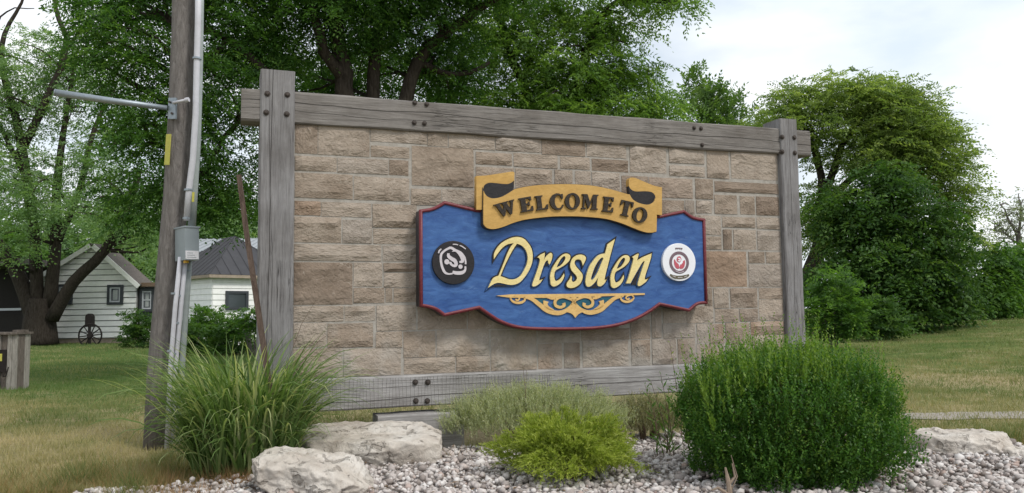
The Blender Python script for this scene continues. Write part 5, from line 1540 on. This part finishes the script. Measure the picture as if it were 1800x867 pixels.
# wagon wheel and the dark box above it
wc = at(158.5, 590, 29.6); wr = 20 * 29.6 / F
wheel = thing('wagon_wheel', 'old spoked wagon wheel standing before the white clapboard wall', 'wheel', (wc.x, wc.y, wc.z - wr))
s_ = MB(); s_.tube([wc + Vector((math.cos(a) * wr, 0, math.sin(a) * wr)) for a in np.linspace(0, 2 * math.pi, 33)], .032, 6, False); obj('rim', s_, M['iron'], wheel)
s_ = MB(); s_.tube([wc + Vector((0, -.08, 0)), wc + Vector((0, .08, 0))], .085, 12); obj('hub', s_, M['iron'], wheel)
for k in range(12):
    a = k * math.pi / 6 + .1
    s_ = MB(); s_.tube([wc + Vector((math.cos(a) * .07, 0, math.sin(a) * .07)), wc + Vector((math.cos(a) * (wr - .02), 0, math.sin(a) * (wr - .02)))], [.024, .018], 6); obj('spoke', s_, M['iron'], wheel)
pb = at(157, 575, 30.2); mbx_ = thing('mailbox', 'small dark upright box with a rounded top above the wagon wheel', 'mailbox', (pb.x, pb.y, 0))
k3 = 30.2 / F
s_ = MB(); pr = [(-5.5 * k3, 0), (5.5 * k3, 0), (5.5 * k3, 18 * k3), (3.5 * k3, 22 * k3), (0, 23.5 * k3), (-3.5 * k3, 22 * k3), (-5.5 * k3, 18 * k3)]
nn_ = len(pr)
s_.add([(pb.x + x, pb.y - .1, pb.z + z) for x, z in pr] + [(pb.x + x, pb.y + .16, pb.z + z) for x, z in pr], [tuple(range(nn_)), tuple(range(2 * nn_ - 1, nn_ - 1, -1))] + [(i, i + nn_, (i + 1) % nn_ + nn_, (i + 1) % nn_) for i in range(nn_)])
obj('box', s_, M['iron'], mbx_)
s_ = MB(); s_.box(pb.x - .04, pb.x + .04, pb.y - .02, pb.y + .06, -.05, pb.z); obj('post', s_, M['iron'], mbx_)

# small building with the dark hipped metal roof
Dc = 26.0; ab = R(46); kb = Dc / F
ub = Vector((math.cos(ab), math.sin(ab), 0)); vb = Vector((-math.sin(ab), math.cos(ab), 0))
cor = at(373, 560, Dc); cor.z = 0
wtop = at(373, 486, Dc).z
W_, L_b = 2.9, 3.7
bld = thing('small_building', 'small white building with a dark hipped metal roof behind the utility pole', 'building', tuple(cor))
s_ = MB(); s_.obox(cor + Vector((0, 0, -.2)), ub * W_, vb * L_b, (0, 0, wtop + .2)); obj('wall', s_, M['siding'], bld)
nb = 12
for k in range(nb):
    za, zb_ = k * wtop / nb, (k + 1) * wtop / nb
    for (o_, ax, nrm2, ln_) in ((cor, ub, -vb, W_), (cor, vb, -ub, L_b)):
        s_ = MB(); o2 = o_ + nrm2 * .003
        s_.hexa([o2 + Vector((0, 0, za)) + nrm2 * .03, o2 + ax * ln_ + Vector((0, 0, za)) + nrm2 * .03, o2 + ax * ln_ + Vector((0, 0, za)), o2 + Vector((0, 0, za)), o2 + Vector((0, 0, zb_ - .002)) + nrm2 * .008, o2 + ax * ln_ + Vector((0, 0, zb_ - .002)) + nrm2 * .008, o2 + ax * ln_ + Vector((0, 0, zb_ - .002)), o2 + Vector((0, 0, zb_ - .002))])
        obj('siding_board', s_, M['siding'], bld)
ov = .22
e0 = cor - ub * ov - vb * ov; e1 = cor + ub * (W_ + ov) - vb * ov; e2 = cor + ub * (W_ + ov) + vb * (L_b + ov); e3 = cor - ub * ov + vb * (L_b + ov)
zr = Vector((0, 0, wtop + .06)); half = (W_ + 2 * ov) / 2
rise = at(401, 413, Dc + 1.5).z - wtop - .06
r0_ = cor + ub * (W_ / 2) + vb * (half - ov) + zr + Vector((0, 0, rise)); r1_ = cor + ub * (W_ / 2) + vb * (L_b - half + ov) + zr + Vector((0, 0, rise))
s_ = MB(); s_.add([e0 + zr, e1 + zr, e2 + zr, e3 + zr, r0_, r1_], [(0, 1, 4), (1, 2, 5, 4), (2, 3, 5), (3, 0, 4, 5), (3, 2, 1, 0)])
rf = obj('roof', s_, M['metalroof'], bld)
s_ = MB()
for a, b in ((e0, e1), (e1, e2), (e2, e3), (e3, e0)):
    d_ = (b - a).normalized(); n_ = Vector((d_.y, -d_.x, 0))
    s_.obox(a + zr + Vector((0, 0, -.11)) + n_ * .01 - d_ * .0, b - a, -n_ * .03, (0, 0, .10))
obj('fascia', s_, M['found'], bld)
def seam(a, b):
    q_ = MB(); q_.tube([a + Vector((0, 0, .012)), b + Vector((0, 0, .012))], .017, 4); obj('seam', q_, M['metalroof'], rf)
for k in range(1, 9):
    t_ = k / 9; b_ = e0 + (e1 - e0) * t_ + zr
    h_ = 1 - abs(t_ - .5) * 2
    top = b_ + vb * half * h_ + Vector((0, 0, rise * h_)); seam(b_, top)
for k in range(1, 11):
    b_ = e0 + (e3 - e0) * k / 11 + zr; dd = (b_ - e0 - zr).length; tot_ = (e3 - e0).length
    h_ = min(1, dd / half, (tot_ - dd) / half); seam(b_, b_ + ub * half * h_ + Vector((0, 0, rise * h_)))
for a in (e0, e1): seam(a + zr, r0_)
# its window
wo = cor + ub * .42 - vb * .034; wz0, wz1 = at(395, 545, Dc).z, at(395, 511, Dc).z
s_ = MB(); ww_ = .80
for (a, b, c, d) in ((0, .09, wz0, wz1), (ww_ - .09, ww_, wz0, wz1), (.09, ww_ - .09, wz1 - .09, wz1), (.09, ww_ - .09, wz0, wz0 + .09)):
    s_.obox(wo + ub * a + Vector((0, 0, c)), ub * (b - a), -vb * .05, (0, 0, d - c))
wn_ = obj('window', s_, M['trim'], bld)
s_ = MB(); s_.obox(wo + ub * .09 + Vector((0, 0, wz0 + .09)), ub * (ww_ - .18), -vb * .012, (0, 0, wz1 - wz0 - .18)); obj('pane', s_, M['glass'], wn_)
# the house with the light metal roof farther back
DB = 44.0
hb = thing('far_house', 'house with a light grey metal roof showing above the small dark roofed building', 'house', (at(330, 500, DB).x, DB, 0))
xa, xb = at(258, 500, DB).x, at(440, 500, DB).x; ze, zp = at(330, 444, DB).z, at(330, 408, DB).z
s_ = MB(); s_.box(xa + .3, xb - .3, DB + .4, DB + 8, -.2, ze); obj('wall', s_, M['siding'], hb)
s_ = MB(); s_.add([(xa, DB, ze), (xb, DB, ze), (xb, DB + 4.2, zp), (xa, DB + 4.2, zp), (xb, DB + 8.4, ze), (xa, DB + 8.4, ze)], [(0, 1, 2, 3), (3, 2, 4, 5), (0, 3, 5), (1, 4, 2)]); rfb = obj('roof', s_, M['palerorof'], hb)
for k in range(15):
    x_ = xa + (xb - xa) * (k + .5) / 15
    s_ = MB(); s_.tube([(x_, DB, ze + .02), (x_, DB + 4.2, zp + .02)], .03, 4); obj('seam', s_, M['palerorof'], rfb)

# weathered plank enclosure at the left edge
De = 11.1; ke = De / F
enc = thing('plank_enclosure', 'weathered grey plank utility enclosure on the lawn at the left edge', 'enclosure', tuple(on_ground(25, 686)))
yE = De; x52 = at(52, 640, De).x; zt_ = at(25, 588, De).z
def ex_(px): return at(px, 640, De).x
xc_ = ex_(28)
for (a, b, dy, mt_) in ((-62, -40, 0, 'plank'), (-39, -20, .01, 'plank'), (-19, -1, .0, 'plank'), (0, 11, .03, 'darkplank'), (12, 20, 0, 'plank'), (20.6, 28, .004, 'plank')):
    s_ = MB(); s_.box(ex_(a), ex_(b), yE + dy, yE + dy + .03, -.05, zt_ - .002); obj('plank', s_, M[mt_], enc)
for k, (mt_, a, b) in enumerate((('darkplank', .036, .19), ('plank', .195, .325))):
    s_ = MB(); s_.box(xc_ - .03, xc_ - .001 - .004 * k, yE + a, yE + b, -.05, zt_ - .004); obj('plank', s_, M[mt_], enc)
s_ = MB(); s_.box(ex_(-62), ex_(-58), yE + .036, yE + .32, -.05, zt_ - .004); obj('plank', s_, M['plank'], enc)
s_ = MB(); s_.box(ex_(-58) + .002, xc_ - .034, yE + .295, yE + .32, -.05, zt_ - .004); obj('plank', s_, M['plank'], enc)
s_ = MB(); s_.box(ex_(-64), xc_ + .02, yE - .035, yE + .35, zt_, zt_ + .03); obj('cap_board', s_, M['darkplank'], enc)
s_ = MB(); s_.box(ex_(12), ex_(29), yE + .1, yE + .25, zt_ + .03, zt_ + .06); obj('cap_block', s_, M['darkplank'], enc)
s_ = MB(); s_.box(ex_(-3), ex_(3.5), yE - .008, yE - .003, at(0, 635, De).z, at(0, 622, De).z); obj('sticker', s_, M['yellow'], enc)
s_ = MB(); s_.tube([Vector((ex_(9), yE - .02, at(9, 655, De).z)), Vector((ex_(10), yE - .05, at(9, 662, De).z)), Vector((ex_(16), yE - .06, at(9, 661, De).z)), Vector((ex_(19), yE - .05, at(9, 645, De).z))], .009, 6); obj('hook', s_, M['iron'], enc)
s_ = MB(); s_.box(ex_(-8), ex_(11), yE + .0, yE + .026, at(0, 655, De).z, at(0, 615, De).z); obj('panel', s_, M['iron'], enc)
